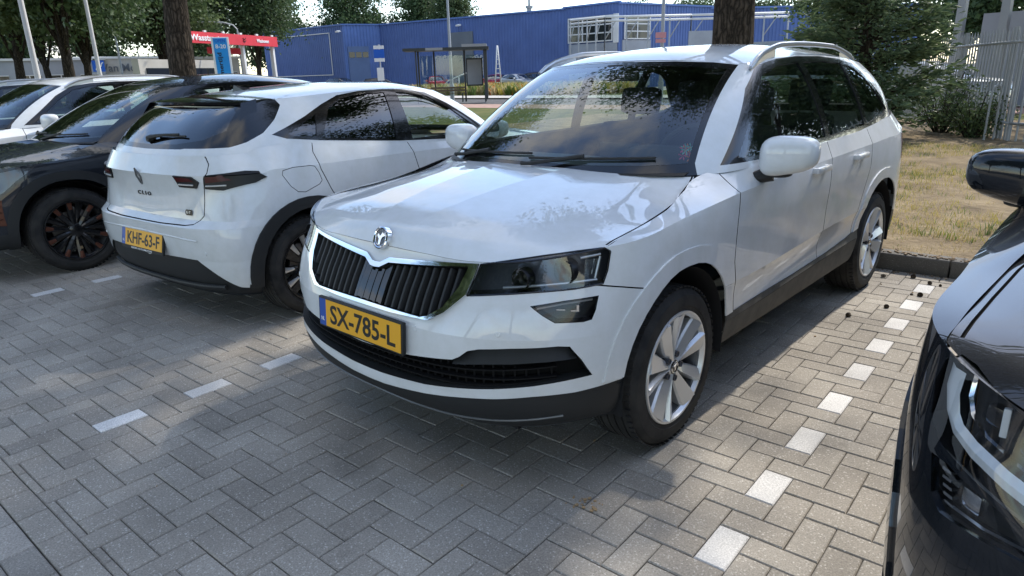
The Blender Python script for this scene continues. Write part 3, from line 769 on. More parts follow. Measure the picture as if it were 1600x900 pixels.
def large_suv():
    wb = 2.79
    def f(x, y, z): return (x*1.015, y*wb/2.638 if y > 0 else y, z*1.045 if z > .3 else z)
    D = warp(karoq(), f); D['wheelbase'] = wb; return D
# ------------------------------------------------------------------ ground, paving, kerb, verge
def brick_mat(name, c0, c1, speck=.9, spec_amt=.10):
    m = pmat(name, c0, .85, spec=.25); n, l, b = nodes(m); tc = n.new('ShaderNodeTexCoord'); geo = n.new('ShaderNodeNewGeometry')
    sep = n.new('ShaderNodeMix'); sep.data_type = 'RGBA'; sep.inputs['A'].default_value = (*c0, 1); sep.inputs['B'].default_value = (*c1, 1)
    oi = n.new('ShaderNodeObjectInfo'); ad = n.new('ShaderNodeMath'); ad.operation = 'ADD'; fr = n.new('ShaderNodeMath'); fr.operation = 'FRACT'
    l.new(geo.outputs['Random Per Island'], ad.inputs[0]); l.new(oi.outputs['Random'], ad.inputs[1]); l.new(ad.outputs[0], fr.inputs[0]); l.new(fr.outputs[0], sep.inputs['Factor'])
    big = n.new('ShaderNodeTexNoise'); big.inputs['Scale'].default_value = 1.7; big.inputs['Detail'].default_value = 5; l.new(geo.outputs['Position'], big.inputs['Vector'])
    st = n.new('ShaderNodeMapRange'); st.inputs['From Min'].default_value = .35; st.inputs['From Max'].default_value = .7; st.inputs['To Min'].default_value = .74; st.inputs['To Max'].default_value = 1.12
    l.new(big.outputs['Fac'], st.inputs['Value'])
    mul = n.new('ShaderNodeMix'); mul.data_type = 'RGBA'; mul.blend_type = 'MULTIPLY'; mul.inputs['Factor'].default_value = 1; l.new(sep.outputs['Result'], mul.inputs['A'])
    cmb = n.new('ShaderNodeCombineColor'); [l.new(st.outputs[0], cmb.inputs[i]) for i in range(3)]; l.new(cmb.outputs[0], mul.inputs['B'])
    bl_ = n.new('ShaderNodeTexNoise'); bl_.inputs['Scale'].default_value = 1.15; bl_.inputs['Detail'].default_value = 7; bl_.inputs['Distortion'].default_value = .6; l.new(geo.outputs['Position'], bl_.inputs['Vector'])
    bm_ = n.new('ShaderNodeMapRange'); bm_.interpolation_type = 'SMOOTHSTEP'; bm_.inputs['From Min'].default_value = .58; bm_.inputs['From Max'].default_value = .68; bm_.inputs['To Min'].default_value = 1; bm_.inputs['To Max'].default_value = .80; l.new(bl_.outputs['Fac'], bm_.inputs['Value'])
    st2 = n.new('ShaderNodeMath'); st2.operation = 'MULTIPLY'; l.new(st.outputs[0], st2.inputs[0]); l.new(bm_.outputs[0], st2.inputs[1]); st = st2
    [l.new(st.outputs[0], cmb.inputs[i]) for i in range(3)]
    sp = n.new('ShaderNodeTexVoronoi'); sp.inputs['Scale'].default_value = 210; l.new(geo.outputs['Position'], sp.inputs['Vector'])
    rr = n.new('ShaderNodeValToRGB'); rr.color_ramp.elements[0].position = .0; rr.color_ramp.elements[0].color = (0, 0, 0, 1); rr.color_ramp.elements[1].position = 1; rr.color_ramp.elements[1].color = (1, 1, 1, 1)
    e = rr.color_ramp.elements.new(speck); e.color = (.0, .0, .0, 1); e2 = rr.color_ramp.elements.new(min(.99, speck+.06)); e2.color = (1, 1, 1, 1)
    sx = n.new('ShaderNodeSeparateColor'); l.new(sp.outputs['Color'], sx.inputs[0]); l.new(sx.outputs[0], rr.inputs['Fac'])
    gr = n.new('ShaderNodeTexNoise'); gr.inputs['Scale'].default_value = 160; gr.inputs['Detail'].default_value = 4; gr.inputs['Roughness'].default_value = .8; l.new(geo.outputs['Position'], gr.inputs['Vector'])
    gm = n.new('ShaderNodeMapRange'); gm.inputs['From Min'].default_value = .3; gm.inputs['From Max'].default_value = .7; gm.inputs['To Min'].default_value = .62; gm.inputs['To Max'].default_value = 1.42; l.new(gr.outputs['Fac'], gm.inputs['Value'])
    c2 = n.new('ShaderNodeCombineColor'); [l.new(gm.outputs[0], c2.inputs[i]) for i in range(3)]
    m2 = n.new('ShaderNodeMix'); m2.data_type = 'RGBA'; m2.blend_type = 'MULTIPLY'; m2.inputs['Factor'].default_value = 1; l.new(mul.outputs['Result'], m2.inputs['A']); l.new(c2.outputs[0], m2.inputs['B'])
    m3 = n.new('ShaderNodeMix'); m3.data_type = 'RGBA'; m3.blend_type = 'ADD'; l.new(m2.outputs['Result'], m3.inputs['A']); m3.inputs['B'].default_value = (spec_amt*1.9, spec_amt*1.85, spec_amt*1.75, 1); l.new(rr.outputs['Color'], m3.inputs['Factor'])
    l.new(m3.outputs['Result'], b.inputs['Base Color'])
    bp = n.new('ShaderNodeBump'); bp.inputs['Strength'].default_value = .35; bp.inputs['Distance'].default_value = .0015; l.new(gr.outputs['Fac'], bp.inputs['Height']); l.new(bp.outputs['Normal'], b.inputs['Normal'])
    return m
MT['brick'] = brick_mat('concrete_paver', (.290, .262, .224), (.355, .325, .280), .92, .10)
MT['brick_lt'] = brick_mat('light_paver', (.27, .25, .22), (.38, .35, .31), .93, .06)
MT['brick_w'] = brick_mat('white_paver', (.60, .585, .56), (.70, .685, .66), .97, .03)
MT['kerb'] = brick_mat('kerb_concrete', (.12, .112, .10), (.15, .14, .125), .95, .05)
MT['joint'] = pmat('joint_sand', (.07, .066, .06), .95, spec=.1); noise_col(MT['joint'], (.05, .048, .043), (.11, .10, .085), 18, 8)
def sheet(name, x0, x1, y0, y1, z, mat, parent=None, kind='structure'):
    mb = MB(); mb.add([(x0, y0, z), (x1, y0, z), (x1, y1, z), (x0, y1, z)], [(0, 1, 2, 3)]); o = mb.build(name, mat, parent, fix=False)
    if kind and not parent: o['kind'] = kind
    return o
MT['asphalt'] = pmat('asphalt', (.05, .05, .05), .9); noise_col(MT['asphalt'], (.045, .045, .046), (.085, .083, .08), 6, 9, coord='Object')
MT['lawn'] = pmat('lawn_soil', (.06, .08, .025), .95, spec=.1); noise_col(MT['lawn'], (.05, .075, .02), (.15, .14, .055), .9, 10, .3, .7)
MT['dry'] = pmat('dry_soil', (.2, .16, .1), .95, spec=.1); noise_col(MT['dry'], (.14, .105, .068), (.31, .245, .155), 2.6, 12, .3, .7); add_bump(MT['dry'], 14, .9, .04, 8)
MT['path'] = pmat('red_path', (.3, .17, .13), .9); noise_col(MT['path'], (.28, .17, .13), (.38, .25, .20), 3, 8)
MT['slab'] = pmat('pale_slabs', (.42, .40, .37), .9); noise_col(MT['slab'], (.36, .34, .31), (.48, .45, .41), 4, 8)
sheet('ground', -420, 420, -260, 520, -.03, MT['asphalt'])
PAV = sheet('parking_pavement', -12.5, 2.6, .44, 5.60, -.010, MT['joint'])
CW = .10526; CX = .1061; BX0, BY0 = -.74, 1.735; YE = .545; YT = 5.575
J = .0030; CH = .004
def brick_verts(x0, x1, y0, y1, dz=0, tx=0, ty=0):
    a, b = x0+J/2, x1-J/2; c, d = y0+J/2, y1-J/2; cx, cy = (x0+x1)/2, (y0+y1)/2
    T = lambda x, y, z: (x, y, z+dz+tx*(x-cx)+ty*(y-cy))
    v = [(a, c, -.03), (b, c, -.03), (b, d, -.03), (a, d, -.03), T(a, c, -CH), T(b, c, -CH), T(b, d, -CH), T(a, d, -CH), T(a+CH, c+CH, 0), T(b-CH, c+CH, 0), T(b-CH, d-CH, 0), T(a+CH, d-CH, 0)]
    f = [(8, 9, 10, 11)]+[(i, (i+1) % 4, (i+1) % 4+4, i+4) for i in range(4)]+[(i+4, (i+1) % 4+4, (i+1) % 4+8, i+8) for i in range(4)]
    return v, f
white = set()
for k in range(-1, 10): white.add((0, 4*k))
for k in range(0, 10): white.add((-24, -8+4*k))
for k in range(0, 10): white.add((-49, -3+4*k))
items = []          # (x0,x1,y0,y1,kind)
for n1 in range(-140, 141):
    for n2 in range(-60, 61):
        i, j = n1+4*n2, -n1
        for (ci, cj, wi, hj, V_) in ((i, j, 1, 2, True), (i, j+2, 2, 1, False)):
            x0 = BX0+ci*CX; y0 = BY0+cj*CW; x1 = x0+wi*CX; y1 = y0+hj*CW
            if x1 < -11.6 or x0 > 2.2 or y1 < YE+.02 or y0 > YT-.02: continue
            cl = False
            if y0 < YE: y0 = YE; cl = True
            if y1 > YT: y1 = YT; cl = True
            if y1-y0 < .025: continue
            items.append((x0, x1, y0, y1, 'w' if V_ and (ci, cj) in white else 'b', cl, V_))
x = -11.6
while x < 2.2:
    items.append((x, x+.2065, .4425, YE, 'b', True, False)); x += .2065
def px_of(p):
    q = Vector(p)-Vector((0, 0, CAM_H)); d = q.dot(_fw)
    if d < .1: return None
    return 512+680.6*q.dot(_r)/d, 288-680.6*q.dot(_u)/d, d
def area(it):
    c = ((it[0]+it[1])/2, (it[2]+it[3])/2, 0); q = px_of(c)
    if not q or not (-15 < q[0] < 1040 and -15 < q[1] < 592): return 0
    return (it[1]-it[0])*(it[3]-it[2])/q[2]**3
# the cars stand over part of the paving: a brick under a car does not count as seen
def covered(it):
    cx, cy = (it[0]+it[1])/2, (it[2]+it[3])/2
    for (a0, b0, th, y0, y1) in ((-2.0134, 2.3912, -.0428, -.45, 3.3), (.74, 1.88, -.06, -.9, 3.3)):
        dx, dy = cx-a0, cy-b0; u = dx*math.cos(th)+dy*math.sin(th); w = -dx*math.sin(th)+dy*math.cos(th)
        if abs(u) < .80 and y0 < w < y1: return True
    return False
order = sorted([k for k in range(len(items)) if not items[k][5] and not covered(items[k])], key=lambda k: -area(items[k]))
big = set([k for k in order if items[k][4] == 'b'][:300])
def brick_me(V_, mat, name):
    w, h = (CX, 2*CW) if V_ else (2*CX, CW); v, f = brick_verts(-w/2, w/2, -h/2, h/2); me = bpy.data.meshes.new(name); me.from_pydata(v, [], f); me.materials.append(mat); return me
BM = {(V_, k): brick_me(V_, MT['brick'] if k == 'b' else MT['brick_w'], 'paving_brick' if k == 'b' else 'white_brick') for V_ in (True, False) for k in 'bw'}
rest = MB()
for k, (x0, x1, y0, y1, kd, cl, V_) in enumerate(items):
    dz = random.uniform(-.0016, .0012); tx = random.uniform(-.010, .010); ty = random.uniform(-.010, .010)
    if k in big or (kd == 'w' and not cl):
        o = link_mesh('paving_brick' if kd == 'b' else 'white_marking_brick', BM[(V_, kd)], None, PAV, ((x0+x1)/2, (y0+y1)/2, dz), (ty, -tx, random.uniform(-.006, .006)))
    else:
        v, f = brick_verts(x0, x1, y0, y1, dz, tx, ty); rest.add(v, f)
ro = rest.build('paving_bricks', MT['brick'], PAV, fix=False); ro['kind'] = 'stuff'
# lane of pale pavers in front of the bays
LANE = sheet('lane_pavement', -30, 12, -14, .4405, -.012, MT['joint'])
lane = MB(); row = 0; y = .4405
while y > -.75:
    x = -4.2+(.105 if row % 2 else 0)
    while x < .6:
        v, f = brick_verts(x, x+.2105, y-.1055, y, random.uniform(-.0016, .0012), random.uniform(-.008, .008), random.uniform(-.008, .008))
        q = px_of((x+.1, y-.05, 0))
        if q and -30 < q[0] < 1060 and q[1] < 640:
            m = MB(); m.add(v, f); m.build('pale_brick', MT['brick_lt'], LANE, fix=False)
        else: lane.add(v, f)
        x += .2105
    y -= .1055; row += 1
o = lane.build('pale_bricks', MT['brick_lt'], LANE, fix=False); o['kind'] = 'stuff'
sheet('lane', -40, 14, -14, -.75, -.006, MT['brick_lt'])
# kerb stones
KB = sheet('kerb', -20, 6, 5.578, 5.74, -.008, MT['joint'])
x = -14.6; kme = None
while x < 5:
    if kme is None:
        m = MB(); m.box((0, 0, .03), (.992, .15, .19), bev=.012); kme = m.mesh('kerb_stone', [MT['kerb']])
    link_mesh('kerb_stone', kme, None, KB, (x+.5, 5.655+random.uniform(-.002, .002), random.uniform(-.004, .004)), (0, 0, random.uniform(-.003, .003))); x += 1.0
sd = MB(); rs_ = np.random.default_rng(9)
for k in range(420):
    x = rs_.uniform(-2.2, 1.2); y = 5.60+abs(rs_.normal(0, .06)); q = rs_.uniform(.003, .011); sd.box((x, y, .126+q*.2), (q*2, q*1.5, q*.7), rz=rs_.uniform(0, 3))
for k in range(300):
    x = rs_.uniform(-2.2, 1.2); y = 5.575-abs(rs_.normal(0, .05)); q = rs_.uniform(.002, .008); sd.box((x, y, q*.3), (q*2.4, q*1.5, q*.8), rz=rs_.uniform(0, 3))
tag(sd.build('kerb_litter', pmat('litter', (.22, .16, .10), .95), fix=False), 'brown grit and needle litter along the kerb', 'debris', None, 'stuff')
# verge behind the kerb: uneven sheet
def terrain(name, x0, x1, y0, y1, z, amp, step, mat, kind='structure'):
    nx, ny = int((x1-x0)/step)+1, int((y1-y0)/step)+1; X, Y = np.meshgrid(np.linspace(x0, x1, nx), np.linspace(y0, y1, ny))
    Z = z+amp*(np.sin(X*1.7+.6*np.sin(Y*1.1))*np.sin(Y*1.3+1)+.6*np.sin(X*4.1+Y*2.3)*np.cos(Y*3.7-X*.8)+.4*RNG.standard_normal(X.shape))
    vs = np.stack([X.ravel(), Y.ravel(), Z.ravel()], 1); f = []
    for j in range(ny-1):
        for i in range(nx-1): f.append((j*nx+i, j*nx+i+1, (j+1)*nx+i+1, (j+1)*nx+i))
    mb = MB(); mb.add(vs, f, True); o = mb.build(name, mat, fix=False); o['kind'] = kind; return o
terrain('verge', -13, 6, 5.735, 20.5, .105, .012, .14, MT['dry'])
sheet('lawn', -90, -13.0, 5.735, 23, .10, MT['lawn']); sheet('lawn', -13, 30, 20.5, 23, .10, MT['lawn'])
sheet('cycle_path', -120, 60, 23, 26.0, .104, MT['path']); sheet('road', -160, 80, 26.4, 33.0, .03, MT['asphalt'])
sheet('footway', -120, 40, 33.0, 37.0, .108, MT['slab']); sheet('meadow', -48, 30, 37, 46, .10, MT['lawn']); sheet('forecourt', -120, 40, 46, 60, .06, MT['slab'])
# grass: blades in tufts (dry, yellowing, green)
def blades(name, n, x0, x1, y0, y1, z, hmin, hmax, mats, wts, label, tuft=6, seed=3, w=.006, clump=None):
    r = np.random.default_rng(seed); nt = n//tuft
    cx = r.uniform(x0, x1, nt); cy = y0+(y1-y0)*r.uniform(0, 1, nt)**1.25
    if clump is not None:
        k = np.sin(cx*1.9+1.2*np.sin(cy*1.3))+np.sin(cy*2.1+.7*cx); keep = k+r.normal(0, .6, nt) > clump; cx, cy = cx[keep], cy[keep]; nt = len(cx)
    mi = r.choice(len(mats), nt, p=wts)
    X = np.repeat(cx, tuft)+r.normal(0, .035, nt*tuft); Y = np.repeat(cy, tuft)+r.normal(0, .035, nt*tuft); M = np.repeat(mi, tuft)
    h = r.uniform(hmin, hmax, nt*tuft); a = r.uniform(0, 2*np.pi, nt*tuft); ln = r.uniform(.2, 1.0, nt*tuft)*h; b = r.uniform(0, 2*np.pi, nt*tuft)
    dx, dy = np.cos(a)*w*(.6+h*4), np.sin(a)*w*(.6+h*4)
    p0 = np.stack([X-dx, Y-dy, np.full_like(X, z)], 1); p1 = np.stack([X+dx, Y+dy, np.full_like(X, z)], 1)
    mdx, mdy = np.cos(b)*ln*.35, np.sin(b)*ln*.35
    p2 = np.stack([X+dx*.7+mdx, Y+dy*.7+mdy, z+h*.6], 1); p3 = np.stack([X-dx*.7+mdx, Y-dy*.7+mdy, z+h*.6], 1); p4 = np.stack([X+mdx*2.6, Y+mdy*2.6, z+h], 1)
    N = len(X); V = np.stack([p0, p1, p2, p3, p4], 1).reshape(-1, 3); I = np.arange(N)*5
    me = bpy.data.meshes.new(name); F = []
    for i in I: F += [(i, i+1, i+2, i+3), (i+3, i+2, i+4)]
    me.from_pydata(V.tolist(), [], F); me.polygons.foreach_set('material_index', np.repeat(M, 2).astype(np.int32)); [me.materials.append(m) for m in mats]
    o = link_mesh(name, me); tag(o, label, 'grass', None, 'stuff'); return o
def leafmat(name, c0, c1, tr=.35):
    m = bpy.data.materials.new(name); m.use_nodes = True; n = m.node_tree.nodes; l = m.node_tree.links; n.remove(n['Principled BSDF']); out = n['Material Output']
    g = n.new('ShaderNodeNewGeometry'); mx = n.new('ShaderNodeMix'); mx.data_type = 'RGBA'; mx.inputs['A'].default_value = (*c0, 1); mx.inputs['B'].default_value = (*c1, 1); l.new(g.outputs['Random Per Island'], mx.inputs['Factor'])
    d = n.new('ShaderNodeBsdfPrincipled'); d.inputs['Roughness'].default_value = .55; d.inputs['Specular IOR Level'].default_value = .3; t = n.new('ShaderNodeBsdfTranslucent'); s = n.new('ShaderNodeMixShader'); s.inputs[0].default_value = tr
    l.new(mx.outputs['Result'], d.inputs['Base Color']); l.new(mx.outputs['Result'], t.inputs[0]); l.new(d.outputs[0], s.inputs[1]); l.new(t.outputs[0], s.inputs[2]); l.new(s.outputs[0], out.inputs['Surface']); return m
G_DRY = leafmat('dry_grass', (.42, .33, .16), (.60, .48, .26)); G_YEL = leafmat('yellow_grass', (.38, .34, .07), (.55, .45, .12)); G_GRN = leafmat('green_grass', (.09, .16, .03), (.20, .26, .06))
blades('verge_grass', 34000, -2.6, 1.6, 6.35, 14, .10, .02, .085, [G_DRY, G_YEL, G_GRN], [.52, .28, .20], 'short dry yellowing grass on the verge behind the kerb', 7, 3, .0035, -.55)
blades('kerb_tufts', 1500, -2.6, 1.6, 5.755, 6.6, .10, .015, .05, [G_DRY, G_GRN], [.75, .25], 'sparse dry tufts on bare soil right behind the kerb', 6, 15, .003)
blades('weeds', 2600, -2.6, 1.6, 6.1, 12, .10, .06, .16, [G_YEL, G_GRN], [.5, .5], 'green and yellow weeds scattered over the dry verge', 9, 5, .007, 1.0)
blades('meadow_flowers', 9000, -44, -24, 37, 44, .10, .3, .9, [G_DRY, G_YEL, G_GRN, leafmat('poppy', (.6, .12, .03), (.7, .3, .04))], [.35, .2, .37, .08], 'tall flowering meadow grass behind the bus shelter', 10, 8, .02)
# cones and crumbs on the paving
def cone(x, y, s, rz):
    m = MB(); n = 7
    for t in range(n):
        f = t/(n-1); r = .017*math.sin(math.pi*(.18+.72*f))+.004; z = .004+f*.036
        for k in range(8):
            a = 2*math.pi*(k+.5*(t % 2))/8; c, q = math.cos(a), math.sin(a); e = math.cos(a+.35), math.sin(a+.35); g = math.cos(a-.35), math.sin(a-.35)
            m.add([(.3*r*c, .3*r*q, z-.004), (r*e[0], r*e[1], z+.002), (1.15*r*c, 1.15*r*q, z+.006), (r*g[0], r*g[1], z+.002)], [(0, 1, 2, 3)])
    m.lathe([(0, .004), (.04, .003)], 6, 'Z'); s *= .75; m.v = [(z*s, yy*s, xx*s+.014*s) for xx, yy, z in m.v]
    o = m.build('pine_cone', MT['cone'], None, (x, y, 0), (0, 0, rz)); return o
MT['cone'] = pmat('cone_brown', (.045, .030, .018), .85)
for i, (x, y, s, lb) in enumerate([(-.986,5.34,1.0,'pine cone nearest the rear tyre of the white SUV, by the kerb'),(-.80,5.42,1.05,'pine cone lying against the kerb, leftmost of the kerb row'),(-.66,5.33,.9,'pine cone lying against the kerb, middle of the kerb row'),(-.60,5.33,.6,'tiny pine cone at the right end of the kerb row'),(-.685,5.02,1.05,'pine cone touching the farthest white marking brick'),(-.735,5.0,.6,'tiny pine cone left of the farthest white marking brick'),(-.80,4.62,.9,'pine cone left of the second farthest white marking brick'),(-.93,4.33,1.0,'pine cone alone on the paving left of the third farthest white brick')]):
    tag(cone(x, y, s, i*1.3), lb, 'pine cone', 'pine cones on the paving')
cr = MB(); rr_ = np.random.default_rng(4)
for k in range(46):
    x, y, s = rr_.uniform(-1.18, -1.06)-.05, rr_.uniform(1.82, 1.92)-.12, rr_.uniform(.002, .006)
    if k > 22: x, y, s = rr_.uniform(-3.6, -.4), rr_.uniform(.7, 5.2), rr_.uniform(.002, .005)
    cr.box((x, y, s*.6), (s*2.2, s*1.4, s), rz=rr_.uniform(0, 3), rx=.3)
tag(cr.build('crumbs', pmat('crumb', (.32, .22, .12), .9)), 'small brown crumbs and grit scattered on the grey pavers', 'debris', None, 'stuff')
wheel_set('karoq', wheel_karoq, MT['alloy'], MT['gloss'])
HL = [(.502,.856),(.601,.876),(.692,.893),(.775,.906),(.846,.915),(.858,.901),(.857,.837),(.852,.794),(.796,.785),(.693,.778),(.601,.769),(.487,.754),(.497,.808)]
FOG = [(.696,.735),(.778,.749),(.849,.756),(.849,.71),(.844,.677),(.829,.672),(.766,.676),(.734,.701)]
GR_IN = [(-.01,.778),(.028,.781),(.073,.804),(.26,.822),(.464,.843),(.450,.774),(.410,.706),(.351,.668),(.318,.658),(.16,.660),(-.01,.661)]
GR_OUT = [(-.01,.797),(.024,.799),(.072,.823),(.25,.838),(.498,.856),(.494,.808),(.486,.755),(.460,.728),(.420,.690),(.358,.654),(.17,.648),(-.01,.648)]
INTK = [(-.01,.497),(.27,.508),(.464,.531),(.490,.545),(.521,.571),(.56,.582),(.659,.592),(.78,.597),(.806,.592),(.83,.539),(.85,.475),(.716,.452),(.554,.431),(.324,.402),(.086,.388),(-.01,.387)]
VAL = [(-.01,.342),(.1,.344),(.32,.364),(.55,.394),(.714,.412),(.815,.417),(.89,.430),(1.0,.432),(1.0,.05),(-.01,.05)]
def inset(poly, d):
    """shrink a polygon towards its inside"""
    n = len(poly); A = sum(poly[i][0]*poly[(i+1) % n][1]-poly[(i+1) % n][0]*poly[i][1] for i in range(n)); sg = 1 if A > 0 else -1; out = []
    for i in range(n):
        (ax, ay), (bx, by), (cx, cy) = poly[i-1], poly[i], poly[(i+1) % n]
        d1 = Vector((bx-ax, by-ay)).normalized(); d2 = Vector((cx-bx, cy-by)).normalized()
        n1 = Vector((-d1.y, d1.x))*sg; n2 = Vector((-d2.y, d2.x))*sg; m = n1+n2
        k = d/max(.35, (1+n1.dot(n2))) if m.length > 1e-6 else 0
        out.append((bx+m.x*k, by+m.y*k))
    return out
def rim_loop(B, parent, sg):
    # thin black seal along the outline of the lamp, taken from the cut edges themselves
    fs = set(B.reg['headlight']); done = set(); m = MB()
    for f in fs:
        for e in f.edges:
            if e not in done and sum(1 for g in e.link_faces if g in fs) == 1:
                done.add(e); a, b = [v.co for v in e.verts]
                if (a-b).length < 1e-5: continue
                k = sum(1 for o in fs if False)
                m.tube([(sg*a.x, a.y, a.z), (sg*b.x, b.y, b.z)], .0028, 5, False)
    m.build('headlight_seal', MT['gloss'], parent)
def suv_cuts(wb, front=True):
    W1 = [(.60,1.100),(.90,1.335),(1.10,1.448),(1.30,1.486),(1.565,1.498),(1.60,1.112)]
    W2 = [(1.665,1.113),(1.645,1.499),(1.95,1.502),(2.265,1.488),(2.31,1.125)]
    W3 = [(2.365,1.130),(2.335,1.482),(2.50,1.455),(2.64,1.395),(2.90,1.190),(2.80,1.165)]
    FR = [(.49,1.080),(.66,1.205),(.90,1.385),(1.10,1.488),(1.32,1.518),(1.6,1.531),(1.95,1.531),(2.28,1.515),(2.54,1.477),(2.70,1.400),(3.0,1.17),(2.8,1.135),(2.2,1.098),(1.6,1.09),(1.0,1.082)]
    c = [
     dict(name='void', view='side', poly=superell(-.003, .345, .405, .418, 2.25, 40, .05), patches=('low',)),
     dict(name='void', view='side', poly=superell(wb, .345, .405, .42, 2.2, 40, .05), patches=('low',)),
     dict(name='headlight', view='front', poly=HL, lim=-.40, flt=lambda c_, n: n.y < -.18),
     dict(name='fog_lamp', view='front', poly=FOG),
     dict(name='grille', view='front', poly=GR_IN, lim=-.5),
     dict(name='grille_surround', view='front', poly=GR_OUT, lim=-.5),
     dict(name='intake', view='front', poly=INTK),
     dict(name='valance', view='front', poly=VAL, lim=-.36),
     dict(name='cladding', view='side', poly=[(.30,.05),(.30,.444),(.5,.444),(1.2,.446),(1.7,.456),(2.05,.475),(2.30,.50),(2.30,.05)], patches=('low',)),
     dict(name='rear_cladding', view='side', poly=[(2.98,.05),(2.98,.50),(3.2,.47),(3.6,.47),(3.6,.05)], patches=('low',), thr=-1, flt=lambda c, n: c.y > 2.98),
     dict(name='arch', view='side', poly=superell(-.01, .345, .476, .486, 2.35, 40, .438), patches=('low',)),
     dict(name='arch_r', view='side', poly=superell(wb, .345, .47, .486, 2.35, 40, .48), patches=('low',)),
     dict(name='gap', view='side', line=[(-.49,.792),(-.40,.772),(-.25,.735)], w=.005, patches=('low',)),
     dict(name='gap', view='side', line=[(.482,.30),(.482,.43),(.462,.57),(.436,.68),(.436,.86),(.47,1.06)], w=.006, patches=('low',)),
     dict(name='gap', view='side', line=[(1.56,.30),(1.56,.6),(1.60,1.088)], w=.006, patches=('low',)),
     dict(name='gap', view='side', line=[(2.14,.47),(2.16,.60),(2.235,.74),(2.31,.88),(2.33,1.10)], w=.006, patches=('low',)),
     dict(name='gap', view='side', line=[(.482,.315),(1.2,.318),(2.14,.32)], w=.006, patches=('low',)),
     dict(name='gap', view='top', line=[(.838,-.43),(.836,-.34),(.828,-.19),(.812,0.),(.782,.20),(.742,.34)], w=.007, patches=('hood', 'low')),
     dict(name='front_window', view='side', poly=W1, patches=('gh',), thr=.4),
     dict(name='rear_door_window', view='side', poly=W2, patches=('gh',), thr=.4),
     dict(name='quarter_window', view='side', poly=W3, patches=('gh',), thr=.4),
     dict(name='window_frame', view='side', poly=FR, patches=('gh',), thr=.4),
     dict(name='windscreen', view='front', poly=[(-.01,1.082),(.34,1.083),(.56,1.088),(.700,1.095),(.580,1.478),(.49,1.488),(.31,1.497),(-.01,1.503)], lim=1.3, patches=('gh',)),
     dict(name='windscreen_surround', view='front', poly=[(-.01,1.0),(.78,1.0),(.722,1.095),(.601,1.494),(.50,1.509),(.32,1.519),(-.01,1.525)], lim=1.3, patches=('gh',)),
     dict(name='rear_window', view='rear', poly=[(-.01,1.20),(.56,1.20),(.60,1.26),(.50,1.43),(-.01,1.44)], patches=('gh',), lim=2.9),
     dict(name='rear_lamp', view='rear', poly=[(.46,.98),(.46,.88),(1.0,.84),(1.0,1.02),(.62,1.01)], patches=('low',), lim=3.05, thr=-.2),
    ]
    return c
